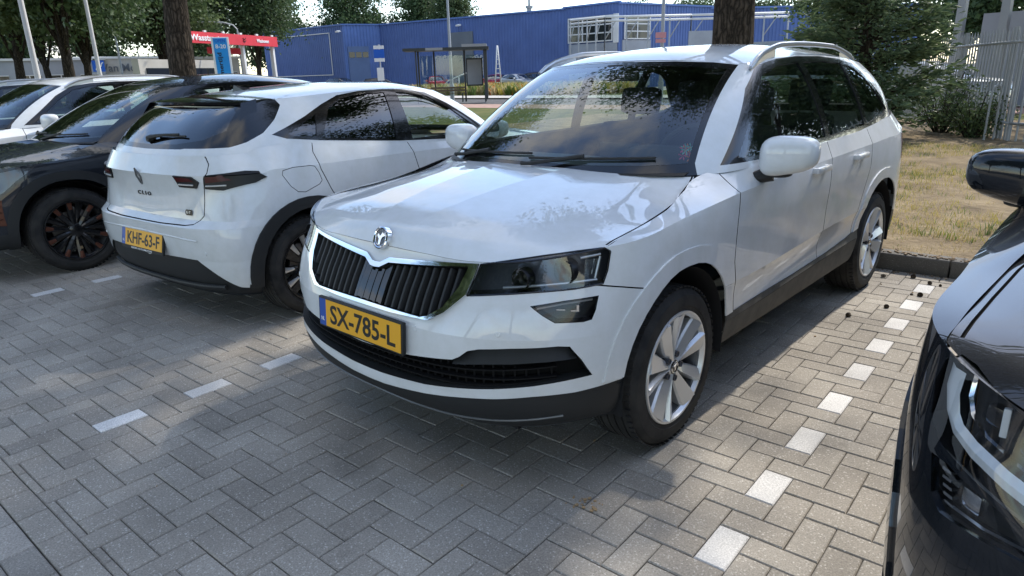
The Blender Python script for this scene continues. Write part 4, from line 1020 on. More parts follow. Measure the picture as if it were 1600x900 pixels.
def make_suv(name, paint_mat, step=.03, full=True, D=None):
    D = D or karoq(); B = Body(D, step); root = empty(name); wb = D['wheelbase']
    B.cut(suv_cuts(wb))
    P = paint_mat
    B.part('body_shell', ['low'], P, root, center=True)
    [B.part('wheel_arch_flare', r, P, root, depth=-.007) for r in ('arch', 'arch_r')]
    B.part('bonnet', 'hood', P, root, center=True)
    B.part('roof', 'roof', P, root, center=True)
    B.part('pillars', 'gh', P, root, center=True)
    B.part('shut_lines', 'gap', MT['gap'], root, depth=.010, center=True)
    B.part('sill_cladding', 'cladding', MT['greyplastic'], root, depth=-.004)
    B.part('rear_bumper_cladding', 'rear_cladding', MT['plastic'], root, center=True)
    B.part('front_valance', 'valance', MT['plastic'], root, center=True, depth=.004)
    ws = B.part('windscreen', 'windscreen', MT['glass'], root, center=True)[0]
    B.part('windscreen_border', 'windscreen_surround', MT['gloss'], root, center=True, depth=.001)
    for r in ('front_window', 'rear_door_window', 'quarter_window'):
        B.part('side_window', r, MT['sideglass'] if r == 'front_window' else MT['privacy2'], root, depth=.005, wall=MT['plastic'])
    B.part('window_frame', 'window_frame', MT['gloss'], root)
    B.part('rear_window', 'rear_window', MT['privacy2'], root, center=True)
    B.part('rear_lamp', 'rear_lamp', MT['redlens'], root)
    # grille
    g = B.part('grille', 'grille', MT['gap'], root, center=True, depth=.045, wall=MT['plastic'])[0]
    B.part('grille_surround', 'grille_surround', MT['chrome'], root, center=True, depth=-.010)
    def ylim(poly, x):
        ys = []
        for i in range(len(poly)):
            (x1, y1), (x2, y2) = poly[i], poly[(i+1) % len(poly)]
            if (x1-x)*(x2-x) <= 0 and x1 != x2: ys.append(y1+(y2-y1)*(x-x1)/(x2-x1))
        return (min(ys), max(ys)) if len(ys) > 1 else None
    for k in range(-11, 12):
        x = k*.0385; r = ylim(GR_IN, abs(x))
        if not r or r[1]-r[0] < .03: continue
        for wdt, dep, hh, mt in ((.019, -.030, .026, MT['plastic']),) if abs(k) > 2 else ((.030, -.020, .012, MT['gloss']),):
            B.strip('grille_slat', [(x, r[0]+.004), (x, r[0]+.022), (x, (r[0]+r[1])/2), (x, r[1]-.004)], 'front', wdt, hh, mt, g, lift=dep, center=True, ds=.03)
    mbp = None
    r = ylim(GR_IN, .0)
    rp = MB(); vs = []; fs = []
    nx, nz = 8, 6
    for i in range(nz+1):
        for j in range(nx+1):
            xx = -.088+.176*j/nx; lo, hi = ylim(GR_IN, abs(xx)); h = B.hit('front', xx, lo+(hi-lo)*(.05+.86*i/nz)); q = h[0]-h[1]*(.012-.004*(j % 2)); vs.append(q)
    for i in range(nz):
        for j in range(nx): fs.append((i*(nx+1)+j, i*(nx+1)+j+1, (i+1)*(nx+1)+j+1, (i+1)*(nx+1)+j))
    rp.add(vs, fs, True); rp.build('radar_panel', MT['gloss'], g)
    # headlights: recessed bowl, bezel, projectors, clear lens
    hs = B.part('headlight', 'headlight', MT['lampdark'], root, depth=.065, wall=MT['gloss'], dirv=Vector((.5, -.866, 0)))
    B.part('headlight_lens', 'headlight', MT['lens'], root)
    for sg, ho in zip((1, -1), hs):
        pass
        for (x, z, rr) in ((.775, .842, .040), (.655, .825, .034)):
            d = MB()
            p, n = B.hit('front', x, z); c = p-n*.030+Vector((0, -.004, 0))
            d.lathe([(.012, rr*.3), (.004, rr*.8), (-.014, rr), (-.020, rr*1.05), (-.018, rr*1.1), (.02, rr*1.1)], 28, 'Y', (sg*c.x, c.y, c.z))
            d.lathe([(.006, 0), (.008, rr*.4), (.014, rr*.72)], 24, 'Y', (sg*c.x, c.y, c.z))
            d.build('projector', MT['lampblack'], ho)
        d = MB()
        for (a0, a1) in (((.60, .792), (.70, .800)), ((.70, .800), (.842, .808)), ((.838, .812), (.843, .885)), ((.80, .885), (.843, .893))):
            q = []
            for t in (0, .5, 1):
                h = B.hit('front', a0[0]+(a1[0]-a0[0])*t, a0[1]+(a1[1]-a0[1])*t); w = h[0]-h[1]*.016; q.append((sg*w.x, w.y, w.z))
            d.tube(q, .005, 8)
        d.build('light_guide', MT['satin'], ho)
        d = MB()
        for k in range(5):
            q = []
            for t in (0, 1):
                h = B.hit('front', .815+.01*k*0+.028*t*0+.006*k, .825+.05*t); w = h[0]-h[1]*(.018+.004*k); q.append(w)
            a, b = q; d.add([(sg*(a.x-.006), a.y, a.z), (sg*(a.x+.006), a.y+.02, a.z), (sg*(b.x+.006), b.y+.02, b.z), (sg*(b.x-.006), b.y, b.z)], [(0, 1, 2, 3)])
        d.build('reflector_facets', MT['reflector'], ho)
    for sg, ho in zip((1, -1), hs): rim_loop(B, ho, sg)
    fo = B.part('fog_lamp', 'fog_lamp', MT['fogdark'], root, depth=.05, wall=MT['gloss'], dirv=Vector((.5, -.866, 0)))
    B.part('fog_lamp_lens', 'fog_lamp', MT['lens2'], root, depth=.006)
    for sg, ho in zip((1, -1), fo):
        d = MB(); p, n = B.hit('front', .80, .712); c = p-n*.03
        d.box((sg*(c.x+.02), c.y, c.z+.004), (.026, .012, .006), rz=sg*.7); d.box((sg*(c.x+.03), c.y+.004, c.z+.014), (.008, .012, .022), rz=sg*.7); d.box((sg*(c.x-.03), c.y-.012, c.z), (.03, .012, .005), rz=sg*.6)
        d.build('fog_reflector', MT['reflector'], ho)
        d = MB()
        q = [B.hit('front', x, z) for x, z in ((.715, .726), (.775, .738), (.84, .745))]
        d.tube([(sg*(h[0]-h[1]*.014).x, (h[0]-h[1]*.014).y, (h[0]-h[1]*.014).z) for h in q], .005, 6); d.build('fog_trim', MT['satin'], ho)
    # lower intake with mesh bars and the gloss blade across it
    ik = B.part('intake', 'intake', MT['gap'], root, center=True, depth=.055, wall=MT['plastic'])[0]
    for z0, dz in ((.418, .006), (.446, .012), (.474, .016)):
        pts = []
        for k in range(-16, 17):
            x = k/16*.78; r = ylim(INTK, abs(x))
            if r: pts.append((x, min(max(z0+dz*(abs(x)/.5)**2, r[0]+.004), r[1]-.004)))
        B.strip('intake_bar', pts, 'front', .010, .022, MT['meshdark'], ik, lift=-.045, center=True, ds=.04)
    bm_ = MB()
    for k in range(-22, 23):
        x = k*.035; r = ylim(INTK, abs(x))
        if not r: continue
        a = B.hit('front', x, r[0]+.004); b = B.hit('front', x, min(r[1], .515)-.004)
        if a and b: bm_.tube([a[0]-a[1]*.040, b[0]-b[1]*.040], .0045, 4, False)
    bm_.build('intake_mesh', MT['meshdark'], ik)['kind'] = 'stuff'
    for sg in (1, -1):
        m = MB(); vs = []; fs = []
        blade = [(.46, .512, .528), (.50, .516, .550), (.56, .524, .577), (.66, .532, .588), (.76, .540, .592), (.80, .543, .590), (.822, .545, .552)]
        for x, z0, z1 in blade:
            for z, dd in ((z0, .004), (z1, .030)):
                h = B.hit('front', x, z); q = h[0]-h[1]*dd; vs.append((sg*q.x, q.y, q.z))
        for i in range(len(blade)-1): fs.append((2*i, 2*i+1, 2*i+3, 2*i+2))
        m.add(vs, fs, True); m.build('intake_blade', MT['plastic'], ik)
    B.strip('valance_trim', [(k/12*.78, ylim(VAL, abs(k/12*.78))[1]*0+.268+.055*(abs(k/12))**2) for k in range(-12, 13)], 'front', .008, .004, MT['satin2'], root, lift=-.002, center=True, ds=.05)
    # badge, plate
    _p = B.hit('front', 0, .884)[0]; _n = Vector((0, -.93, .37)).normalized(); _y = Vector((0, .37, .93)).normalized(); _p = _p+_n*.010
    M = Matrix(((1, 0, 0, _p.x), (0, _y.y, _n.y, _p.y), (0, _y.z, _n.z, _p.z), (0, 0, 0, 1)))
    bd = MB(); bd.lathe([(-.012, 0), (.004, 0), (.005, .034), (-.012, .036)], 40, 'Z'); bd.v = [tuple(M@Vector(p)) for p in bd.v]; bo = bd.build('bonnet_badge', MT['gloss'], root)
    rg = MB(); rg.lathe([(0, .034), (.007, .035), (.009, .0395), (.007, .044), (-.014, .046)], 48, 'Z'); 
    rg.lathe([(.0045, .029), (.0065, .0305), (.0045, .032)], 48, 'Z')
    wing = [(-.006,-.027),(.005,-.027),(.006,-.008),(.012,.004),(.026,.010),(.025,.016),(.020,.014),(.021,.021),(.012,.017),(.010,.025),(.002,.012),(-.004,.006),(-.014,.016),(-.020,.008),(-.014,.001),(-.007,-.004)]
    rg.prism(wing, .004, .0075, 'XY')
    rg.v = [tuple(M@Vector(p)) for p in rg.v]; rg.build('badge_ring', MT['chrome'], bo)
    if full:
        p, n = B.hit('front', 0, .575); Mp = Matrix(((1, 0, 0, 0), (0, .08, -.997, p.y-.014), (0, .997, .08, .575), (0, 0, 0, 1)))
        numplate(root, Mp, None, 'SX-785-L')
    for x, z in ((.30, .615), (.62, .64)):              # parking sensors
        for sg in (1, -1):
            M = B.disc_frame('front', sg*x, z, .0005); m = MB(); m.lathe([(0, 0), (.0015, .006), (.001, .009), (-.002, .0105)], 18, 'Z'); m.v = [tuple(M@Vector(q)) for q in m.v]; m.build('parking_sensor', P, root)
    # mirrors
    for sg in (1, -1):
        mirror(root, sg, 1.010, .70, 1.115, P)
    # roof rails
    for sg in (1, -1):
        m = MB(); pts = []
        for k in range(25):
            t = k/24; y = 1.03+t*1.62; h = B.hit('side', y, 1.50); z = B.hit('top', .645, y)
            zz = (z[0].z if z else 1.5); lift = .050*min(1, 4.2*t, 4.2*(1-t))**.6 if 0 < t < 1 else .0
            pts.append(Vector((sg*(.662-.025*min(1, 4*t)), y, zz+.006+lift)))
        m.tube(pts, [.010]+[.0138]*23+[.010], 8); 
        for k0, k1 in ((0, 5), (20, 24)):
            for k in range(k0, k1):
                a, b = pts[k], pts[k+1]; m.add([a, b, (b.x, b.y, b.z-.052), (a.x, a.y, a.z-.052)], [(0, 1, 2, 3)])
        m.build('roof_rail', MT['satin'], root)
    # door handles, wipers, washers
    for y in (1.40, 2.06):
        for sg in (1, -1):
            h = B.hit('side', y, .965); m = MB(); c = h[0]+h[1]*.022
            m.box((sg*c.x, c.y, c.z), (.024, .20, .034), bev=.011); m.box((sg*(c.x-.012), c.y-.085, c.z), (.03, .03, .03), bev=.01); m.box((sg*(c.x-.012), c.y+.085, c.z), (.03, .03, .03), bev=.01)
            m.build('door_handle', P, root)
            m = MB(); m.lathe([(.001, 0), (.0015, .05), (-.004, .055)], 24, 'X', (sg*h[0].x if sg > 0 else -h[0].x, h[0].y, h[0].z)); 
    for x0, x1 in ((-.60, -.02), (-.02, .58)):
        m = MB(); q = []
        for k in range(13):
            t = k/12; h = B.hit('front', x0+(x1-x0)*t, 1.093+.025*math.sin(math.pi*t)*0+.018*t); q.append(h[0]+h[1]*.010 if h else None)
        q = [a for a in q if a]
        m.tube(q, .006, 6); m.tube([q[len(q)//2]+Vector((0, -.004, .012)), Vector((x0+.05, q[0].y-.05, 1.082)), Vector((x0+.0, q[0].y-.06, 1.08))], .009, 6)
        m.build('wiper', MT['plastic'], root)
    m = MB(); vs = []; fs = []                 # cowl panel under the wipers
    cw = [(0,.13,.165),(.2,.14,.18),(.35,.165,.20),(.5,.21,.25),(.62,.26,.30),(.72,.33,.36)]
    cw = [(-a, b, c) for a, b, c in reversed(cw[1:])]+cw
    for a, b, c in cw: vs += [(a, b-.02, 1.052), (a, c+.03, 1.072)]
    for i in range(len(cw)-1): fs.append((2*i, 2*i+2, 2*i+3, 2*i+1))
    m.add(vs, fs, True); m.build('cowl_panel', MT['plastic'], root)
    # interior
    interior(root, .66, 1.045, .70, 1.28, 2.12, 1, .48)
    lin = [f for r in ('roof', 'gh', 'window_frame') for f in B.reg.get(r, [])]
    B.reg['_lin'] = lin+[f for f in B.reg.get('low', []) if f.calc_center_median().z > .6 and .3 < f.calc_center_median().y < 3.3]
    for o in B.part('interior_lining', '_lin', MT['lining'], root, depth=.03, center=True): 
        pass
    m = MB(); m.box((0, .93, 1.46), (.20, .03, .065), bev=.015); m.box((0, .90, 1.497), (.10, .10, .03), bev=.01); m.build('rear_view_mirror', MT['plastic'], root)
    underbody(root, wb, -.66, 3.30)
    put_wheels(root, 'karoq', wb, .787, (.22, 1.5, .9, .2))
    return root, B
MT['privacy2'] = glass_mat('rear_side_glass', (.62, .70, .67), 1.5, 1.5)
MT['satin2'] = pmat('dull_trim', (.16, .165, .17), .4, .4)
SK, SKB = make_suv('suv', MT['white'], .028)
SK.location = (-2.0134, 2.3912, 0); SK.rotation_euler = (0, 0, -.0428)
tag(SK, 'white SUV with chrome-framed grille and plate SX-785-L, in the middle bay', 'car')
# ------------------------------------------------------------------ small hatchback seen from behind
def clio():
    def fr(vs, us, z): return [(v, u, z) for v, u in zip(vs, us)]
    U = [0., .42, .75, 1.2, 1.7, 2.15, 2.40, 2.591, 2.80]
    def sd(vs, zs):
        vs = vs if isinstance(vs, (list, tuple)) else [vs]*9
        zs = zs if isinstance(zs, (list, tuple)) else [zs]*9
        return [(v, u, z) for v, u, z in zip(vs, U, zs)]
    FV = [0, .25, .45, .60, .72, .80, .845]
    def fu(d): return [x+d for x in (-.84, -.83, -.80, -.74, -.64, -.51, -.40)]
    def rr(p, z): return [(v, u, z) for v, u in p]
    L = []
    L.append(fr(FV, fu(.08), .22)+sd(.82, .22)+rr([(.83,2.97),(.76,3.06),(.58,3.12),(.33,3.145),(0,3.15)], .225))
    L.append(fr(FV, fu(0), .33)+sd(.855, .30)+rr([(.858,2.985),(.79,3.095),(.60,3.165),(.34,3.195),(0,3.20)], .33))
    L.append(fr(FV, fu(-.01), .45)+sd([.865,.86,.85,.845,.845,.855,.87,.875,.878], .42)+rr([(.868,2.98),(.80,3.11),(.61,3.185),(.35,3.215),(0,3.22)], .45))
    L.append(fr(FV, fu(-.01), .57)+sd([.875,.868,.860,.857,.857,.868,.880,.885,.888], .57)+rr([(.872,2.97),(.805,3.115),(.62,3.20),(.35,3.235),(0,3.24)], .57))
    L.append(fr(FV, fu(0), .655)+sd([.878,.872,.868,.866,.866,.876,.886,.890,.890], .66)+rr([(.87,2.95),(.80,3.105),(.62,3.20),(.35,3.240),(0,3.246)], .652))
    L.append(fr(FV, fu(.03), .72)+sd([.878,.874,.872,.871,.872,.880,.888,.890,.888], .73)+rr([(.868,2.93),(.79,3.075),(.60,3.150),(.35,3.180),(0,3.186)], .692))
    L.append(fr(FV, fu(.07), .80)+sd([.875,.874,.872,.872,.874,.880,.884,.882,.878], .84)+rr([(.858,2.90),(.775,3.045),(.60,3.130),(.35,3.166),(0,3.176)], .83))
    L.append(fr([0,.25,.45,.6,.72,.80,.84], fu(.12), .88)+sd([.865,.868,.868,.868,.870,.872,.872,.868,.860], [.91,.925,.935,.945,.955,.96,.962,.965,.97])+rr([(.842,2.88),(.770,3.03),(.62,3.115),(.36,3.185),(0,3.20)], .955))
    L.append([(0,-.70,.90),(.25,-.69,.90),(.45,-.66,.90),(.60,-.60,.90),(.72,-.51,.90),(.79,-.40,.90),(.80,-.30,.915)]+[(.775,0.,.955),(.735,.36,1.0),(.80,.72,.985),(.835,1.2,.995),(.838,1.7,1.03),(.825,2.15,1.065),(.815,2.40,1.09),(.805,2.591,1.105),(.79,2.80,1.10)]+[(.755,2.90,1.075),(.70,2.995,1.07),(.60,3.06,1.068),(.36,3.135,1.064),(0,3.155,1.062)])
    Hd = [[(0,-.70,.90),(.12,-.70,.90),(.25,-.69,.90),(.45,-.66,.90),(.60,-.60,.90),(.72,-.51,.90),(.80,-.35,.91)],
          [(0,-.4,.97),(.15,-.4,.97),(.28,-.4,.965),(.45,-.38,.955),(.60,-.34,.945),(.70,-.28,.93),(.79,-.2,.925)],
          [(0,0,1.01),(.18,0,1.01),(.3,0,1.005),(.45,0,1.0),(.58,0,.985),(.68,0,.97),(.775,0,.955)],
          [(0,.18,1.02),(.2,.18,1.02),(.32,.19,1.02),(.45,.22,1.015),(.58,.26,1.01),(.67,.31,1.0),(.735,.36,1.0)]]
    bot = [(0,.16,1.02),(.35,.19,1.02),(.58,.27,1.01),(.71,.36,1.0),(.765,.50,1.0),(.815,.80,.995),(.835,1.2,.997),(.838,1.7,1.032),(.828,2.1,1.07),(.81,2.45,1.10),(.785,2.75,1.11),(.70,2.975,1.070),(.60,3.048,1.066),(.36,3.122,1.062),(0,3.142,1.060)]
    top = [(0,.93,1.395),(.30,.95,1.39),(.48,.98,1.382),(.565,1.02,1.372),(.592,1.08,1.378),(.610,1.25,1.392),(.618,1.5,1.403),(.618,1.75,1.405),(.612,2.0,1.397),(.60,2.25,1.384),(.585,2.48,1.372),(.555,2.66,1.362),(.52,2.72,1.357),(.32,2.79,1.350),(0,2.81,1.348)]
    bulge = [(0,-.03,.018),(0,-.03,.017),(.008,-.025,.014),(.012,-.018,.01),(.018,-.01,.008),(.022,0,.003),(.022,0,0),(.022,0,0),(.022,0,0),(.022,.0,.0),(.022,.01,.0),(.012,.02,.008),(.006,.022,.010),(.002,.025,.012),(0,.025,.012)]
    mid = [tuple((b[i]+t[i])/2+d[i] for i in range(3)) for b, t, d in zip(bot, top, bulge)]
    roofc = [(.93,1.397),(1.02,1.418),(1.2,1.447),(1.5,1.460),(1.75,1.462),(2.0,1.452),(2.25,1.436),(2.48,1.415),(2.66,1.388),(2.80,1.352)]
    return dict(low=L, hood=Hd, gh=[bot, mid, top], roof_span=(3, 12), roofc=roofc, creases=(2, 4, 5, 7), hood_creases=(1,), wheelbase=2.591)
wheel_set('clio', wheel_clio, MT['alloy_dark'], None, MT['satin'])
def make_hatch():
    D = clio(); B = Body(D, .026); root = empty('hatchback'); wb = 2.591; P = MT['white']
    DI = [(-.01,.42),(.10,.445),(.40,.452),(.555,.452),(.63,.40),(.79,.285),(1.,.24),(1.,.05),(-.01,.05)]
    IL = [(.245,.962),(.300,.962),(.305,.962),(.43,.958),(.475,.935),(.478,.905),(.440,.885),(.30,.892),(.275,.905)]
    IL = [(.400,.955),(.540,.950),(.592,.918),(.572,.882),(.432,.886)]
    OL = [(.630,.955),(.74,.966),(.80,.974),(.835,.966),(.860,.932),(.838,.905),(.74,.872),(.632,.880)]
    c = [dict(name='void', view='side', poly=superell(0, .335, .385, .39, 2.1, 40, .05), patches=('low',)),
         dict(name='void', view='side', poly=superell(wb, .335, .372, .372, 2.05, 40, .05), patches=('low',)),
         dict(name='outer_lamp', view='rear', poly=OL, patches=('low',), lim=2.82, thr=-.1),
         dict(name='inner_lamp', view='rear', poly=IL, patches=('low',), lim=2.9),
         dict(name='diffuser', view='rear', poly=DI, patches=('low',), lim=2.9, thr=-.5),
         dict(name='arch', view='side', poly=superell(0, .335, .44, .45, 2.1, 40, .05), patches=('low',)),
         dict(name='arch_r', view='side', poly=superell(wb, .335, .450, .442, 2.1, 40, .05), patches=('low',), flt=lambda c_, n: c_.y < 3.04),
         dict(name='sill', view='side', poly=[(.3,.05),(.3,.33),(2.3,.33),(2.3,.05)], patches=('low',)),
         dict(name='gap', view='rear', line=[(.592,1.062),(.604,1.052),(.632,1.02),(.640,.97),(.622,.94),(.618,.80),(.612,.72),(.56,.672),(.50,.664),(.25,.660),(-.01,.659)], w=.0055, lim=2.8),
         dict(name='gap', view='side', line=[(2.455,1.10),(2.475,1.04),(2.455,.93),(2.40,.80),(2.345,.70)], w=.006, patches=('low',)),
         dict(name='gap', view='side', line=[(1.63,1.03),(1.60,.95),(1.55,.8),(1.52,.4)], w=.006, patches=('low',)),
         dict(name='gap', view='side', line=[(.50,.98),(.48,.8),(.46,.5)], w=.006, patches=('low',)),
         dict(name='gap', view='side', line=[(2.50,.955),(2.535,.963),(2.66,.966),(2.735,.955),(2.745,.93),(2.70,.855),(2.655,.815),(2.60,.806),(2.485,.84),(2.462,.862),(2.475,.91),(2.50,.955)], w=.004, patches=('low',)),
         dict(name='front_window', view='side', poly=[(.72,1.04),(1.0,1.235),(1.20,1.335),(1.45,1.372),(1.52,1.375),(1.56,1.045)], patches=('gh',), thr=.35),
         dict(name='rear_door_window', view='side', poly=[(1.72,1.055),(1.64,1.378),(1.85,1.376),(2.06,1.352),(2.20,1.300),(2.36,1.12)], patches=('gh',), thr=.35),
         dict(name='quarter_window', view='side', poly=[(2.40,1.13),(2.33,1.262),(2.44,1.225),(2.60,1.160),(2.56,1.145)], patches=('gh',), thr=.35),
         dict(name='window_frame', view='side', poly=[(.55,1.015),(.80,1.155),(1.0,1.272),(1.20,1.362),(1.45,1.395),(1.64,1.40),(1.86,1.396),(2.07,1.374),(2.24,1.322),(2.42,1.255),(2.70,1.165),(2.62,1.135),(2.38,1.105),(1.7,1.042),(1.2,1.012)], patches=('gh',), thr=.35),
         dict(name='windscreen', view='front', poly=[(-.01,1.03),(.34,1.03),(.55,1.03),(.68,1.03),(.552,1.355),(.47,1.365),(-.01,1.38)], lim=1.2, patches=('gh',)),
         dict(name='spoiler_roof', view='top', poly=[(-.01,2.60),(.3,2.585),(.5,2.55),(.62,2.53),(.8,2.52),(.8,3.2),(-.01,3.2)], patches=('roof',)),
         dict(name='rear_window', view='rear', poly=[(-.01,1.118),(.30,1.125),(.50,1.150),(.60,1.20),(.555,1.30),(.50,1.335),(-.01,1.34)], patches=('gh',), lim=2.4, thr=.2),
         dict(name='rear_surround', view='side', poly=[(2.535,1.42),(2.528,1.334),(2.63,1.252),(2.745,1.178),(2.86,1.132),(2.95,1.108),(3.3,1.092),(3.3,1.45)], patches=('gh',), thr=-2),
         dict(name='rear_surround', view='rear', poly=[(-.01,1.092),(.36,1.098),(.56,1.125),(.645,1.19),(.648,1.235),(.60,1.33),(.56,1.37),(-.01,1.37)], patches=('gh',), lim=2.4, thr=.2),
         ]
    B.cut(c)
    for n, r, m, kw in (('body_shell', 'low', P, dict(center=True)), ('bonnet', 'hood', P, dict(center=True)), ('roof', 'roof', P, dict(center=True)), ('pillars', 'gh', P, dict(center=True)),
                        ('shut_lines', 'gap', MT['gap'], dict(center=True, depth=.009)), ('sill_cladding', 'sill', MT['plastic'], dict()), ('rear_diffuser', 'diffuser', MT['plastic'], dict(center=True, depth=.012)),
                        ('windscreen', 'windscreen', MT['glass'], dict(center=True)), ('rear_window', 'rear_window', MT['privacy'], dict(center=True, depth=.004)),
                        ('rear_window_border', ['rear_surround', 'spoiler_roof'], MT['gloss'], dict(center=True)), ('window_frame', 'window_frame', MT['gloss'], dict(depth=-.002))):
        B.part(n, r, m, root, **kw)
    B.part('side_window', 'front_window', MT['sideglass'], root, depth=.004); B.part('side_window', 'rear_door_window', MT['privacy'], root, depth=.004); B.part('side_window', 'quarter_window', MT['privacy'], root, depth=.004)
    [B.part('wheel_arch_cladding', r, MT['plastic'], root, depth=-.012) for r in ('arch', 'arch_r')]
    for r in ('outer_lamp', 'inner_lamp'):
        B.part('tail_lamp', r, MT['lampblack'], root, depth=-.010)
    for nm, poly, mt in (('tail_lamp_red_area', [(.414,.948),(.530,.943),(.562,.921),(.420,.920)], MT['redlens']), ('tail_lamp_bar', [(.436,.903),(.556,.901)], MT['satin']),  # dim red area of the lens, plain colour without emission
                         ('tail_lamp_red_area', [(.64,.950),(.735,.957),(.775,.930),(.64,.915)], MT['redlens']), ('tail_lamp_bar', [(.64,.897),(.755,.902)], MT['satin'])):
        for sg in (1, -1):
            m = MB()
            if len(poly) == 2:
                q = [B.hit('rear', poly[0][0]+(poly[1][0]-poly[0][0])*t/6, poly[0][1]+(poly[1][1]-poly[0][1])*t/6) for t in range(7)]
                m.tube([(sg*(h[0]+h[1]*.011).x, (h[0]+h[1]*.011).y, (h[0]+h[1]*.011).z) for h in q], .0055, 6)
            else:
                vs = []; N_ = 6
                for i in range(N_+1):
                    t = i/N_
                    for (a, b) in ((poly[3], poly[2]), (poly[0], poly[1])):
                        h = B.hit('rear', a[0]+(b[0]-a[0])*t, a[1]+(b[1]-a[1])*t); q = h[0]+h[1]*.0125; vs.append((sg*q.x, q.y, q.z))
                m.add(vs, [(2*i, 2*i+1, 2*i+3, 2*i+2) for i in range(N_)], True)
            m.build(nm, mt, root)
    # roof spoiler: black wedge with side fins
    m = MB(); rows = []
    for k in range(-10, 11):
        t = k/10; x = .57*t; y0 = 2.80-.085*abs(t)**2.2-.16; y1 = 2.845-.10*abs(t)**2.0; z0 = 1.405-.030*abs(t)**2.4; z1 = 1.362-.006*abs(t)**2
        rows.append([(x, y0-.06, z0-.012), (x, y0, z0+.000), (x, y1-.03, z1+.012), (x, y1, z1+.002), (x, y1-.005, z1-.014), (x, y0+.02, z1-.03)])
    n = 6
    m.add([p for r in rows for p in r], [(i*n+j, i*n+j+1, (i+1)*n+j+1, (i+1)*n+j) for i in range(20) for j in range(n-1)], True)
    m.add(rows[0], [tuple(range(n))]); m.add(rows[-1], [tuple(range(n))])
    for sg in (1, -1):
        m.add([(sg*.575,2.66,1.378),(sg*.565,2.765,1.356),(sg*.625,2.83,1.235),(sg*.645,2.80,1.215),(sg*.625,2.70,1.30)], [(0,1,2,3,4)])
    m.build('roof_spoiler', MT['gloss'], root)
    m = MB(); m.box((0, 2.83, 1.352), (.30, .012, .010), bev=.003); m.build('brake_light', MT['redlens'], root)
    # wiper
    h = [B.hit('rear', x, z) for x, z in ((.02,1.150),(-.06,1.163),(-.16,1.172),(-.30,1.178))]
    m = MB(); m.tube([(-(a[0].x) if False else a[0].x, a[0].y+.018, a[0].z+.006) for a in h], [.014,.012,.008,.006], 6); m.tube([(x, B.hit('rear', x, 1.172)[0].y+.012, 1.172) for x in (-.36,-.2,-.05)], .006, 6)
    m.lathe([(0,0),(.03,0),(.03,.018),(0,.026)], 16, 'Y', (h[0][0].x, h[0][0].y-.004, h[0][0].z)); m.build('rear_wiper', MT['plastic'], root)
    # emblem, name, badge
    def txt(name, s, x, z, w, hgt, mt):
        M = B.disc_frame('rear', x, z, .002); M2 = M.copy()
        text_obj(name, s, mt, root, M2, w, hgt, .012, .003)
    txt('model_lettering', 'C L I O', 0, .820, .168, .025, MT['blacktext'])
    M = B.disc_frame('rear', 0, .930, .002); em = MB()
    for pl in ([(-.030,.0),(-.008,.055),(.004,.055),(-.018,.0),(-.004,-.034),(-.010,-.049)], [(.030,.0),(.008,-.055),(-.004,-.055),(.018,.0),(.004,.034),(.010,.049)]):
        em.prism(pl, 0, .006, 'XY')
    em.v = [tuple(M@Vector(p)) for p in em.v]; em.build('rear_emblem', MT['satin2'], root)
    M = B.disc_frame('rear', -.49, .735, .002); em = MB(); em.prism([(-.032,.008),(-.024,.017),(.026,.017),(.032,.010),(.032,-.010),(.026,-.017),(-.024,-.017),(-.032,-.008)], 0, .004, 'XY')
    em.v = [tuple(M@Vector(p)) for p in em.v]; em.build('hybrid_badge', MT['gloss'], root); text_obj('badge_lettering', 'E-T', MT['satin'], root, M@Matrix.Translation((0, 0, .0045)), .040, .015, .01, .001)
    # plate recess and plate
    p, nn = B.hit('rear', 0, .53)
    Mp = Matrix(((-1, 0, 0, 0), (0, -.20, .98, p.y+.012), (0, .98, .20, .528), (0, 0, 0, 1)))
    numplate(root, Mp, None, 'KHF-63-F', foot='HEDIN AUTOMOTIVE')
    # bumper line, lower fins
    B.strip('diffuser_lip', [(k/10*.70, .262+.02*abs(k/10)**2) for k in range(-10, 11)], 'rear', .030, .016, MT['plastic'], root, center=True, ds=.05)
    for sg in (1, -1):
        h = B.hit('rear', .64, .50); m = MB(); m.lathe([(.002, 0), (.003, .009), (-.003, .011)], 16, 'Y', (sg*h[0].x, h[0].y, h[0].z)); m.build('parking_sensor', P, root)
    B.strip('bumper_crease', [(-.60,.575),(-.3,.588),(0,.592),(.3,.588),(.60,.575)], 'rear', .010, .004, P, root, center=True)
    for sg in (1, -1):
        mirror(root, sg, .955, .72, 1.05, P, .92)
    m = MB(); pts = [B.hit('top', 0, y)[0] for y in (2.28, 2.36, 2.44)]; m.add([(0,2.30,1.433),(.014,2.38,1.425),(-.014,2.38,1.425),(0,2.44,1.462),(0,2.46,1.41)], [(0,1,3),(0,3,2),(1,4,3),(2,3,4)]); m.build('shark_fin_aerial', MT['gloss'], root)
    interior(root, .62, .96, .64, 1.15, 1.95, 1, .40)
    B.reg['_lin'] = [f for r in ('roof', 'gh', 'window_frame') for f in B.reg.get(r, [])]+[f for f in B.reg.get('low', []) if f.calc_center_median().z > .6 and .3 < f.calc_center_median().y < 2.95]
    B.part('interior_lining', '_lin', MT['lining'], root, depth=.03, center=True)
    underbody(root, wb, -.66, 3.05, .58, .375, .50, .865, .335, .22)
    put_wheels(root, 'clio', wb, .765, (.1, .4, .62, .9))
    return root, B
CL, CLB = make_hatch()
CL.location = (-4.7738, 5.0145, 0); CL.rotation_euler = (0, 0, math.pi+.0533)
tag(CL, 'white hatchback with black rear spoiler and plate KHF-63-F, its back to the viewer', 'car')
wheel_set('cupra', wheel_cupra, MT['alloy_dark'], None, MT['copper'])
wheel_set('right', wheel_cupra, MT['alloy_dark'], None, MT['satin'])
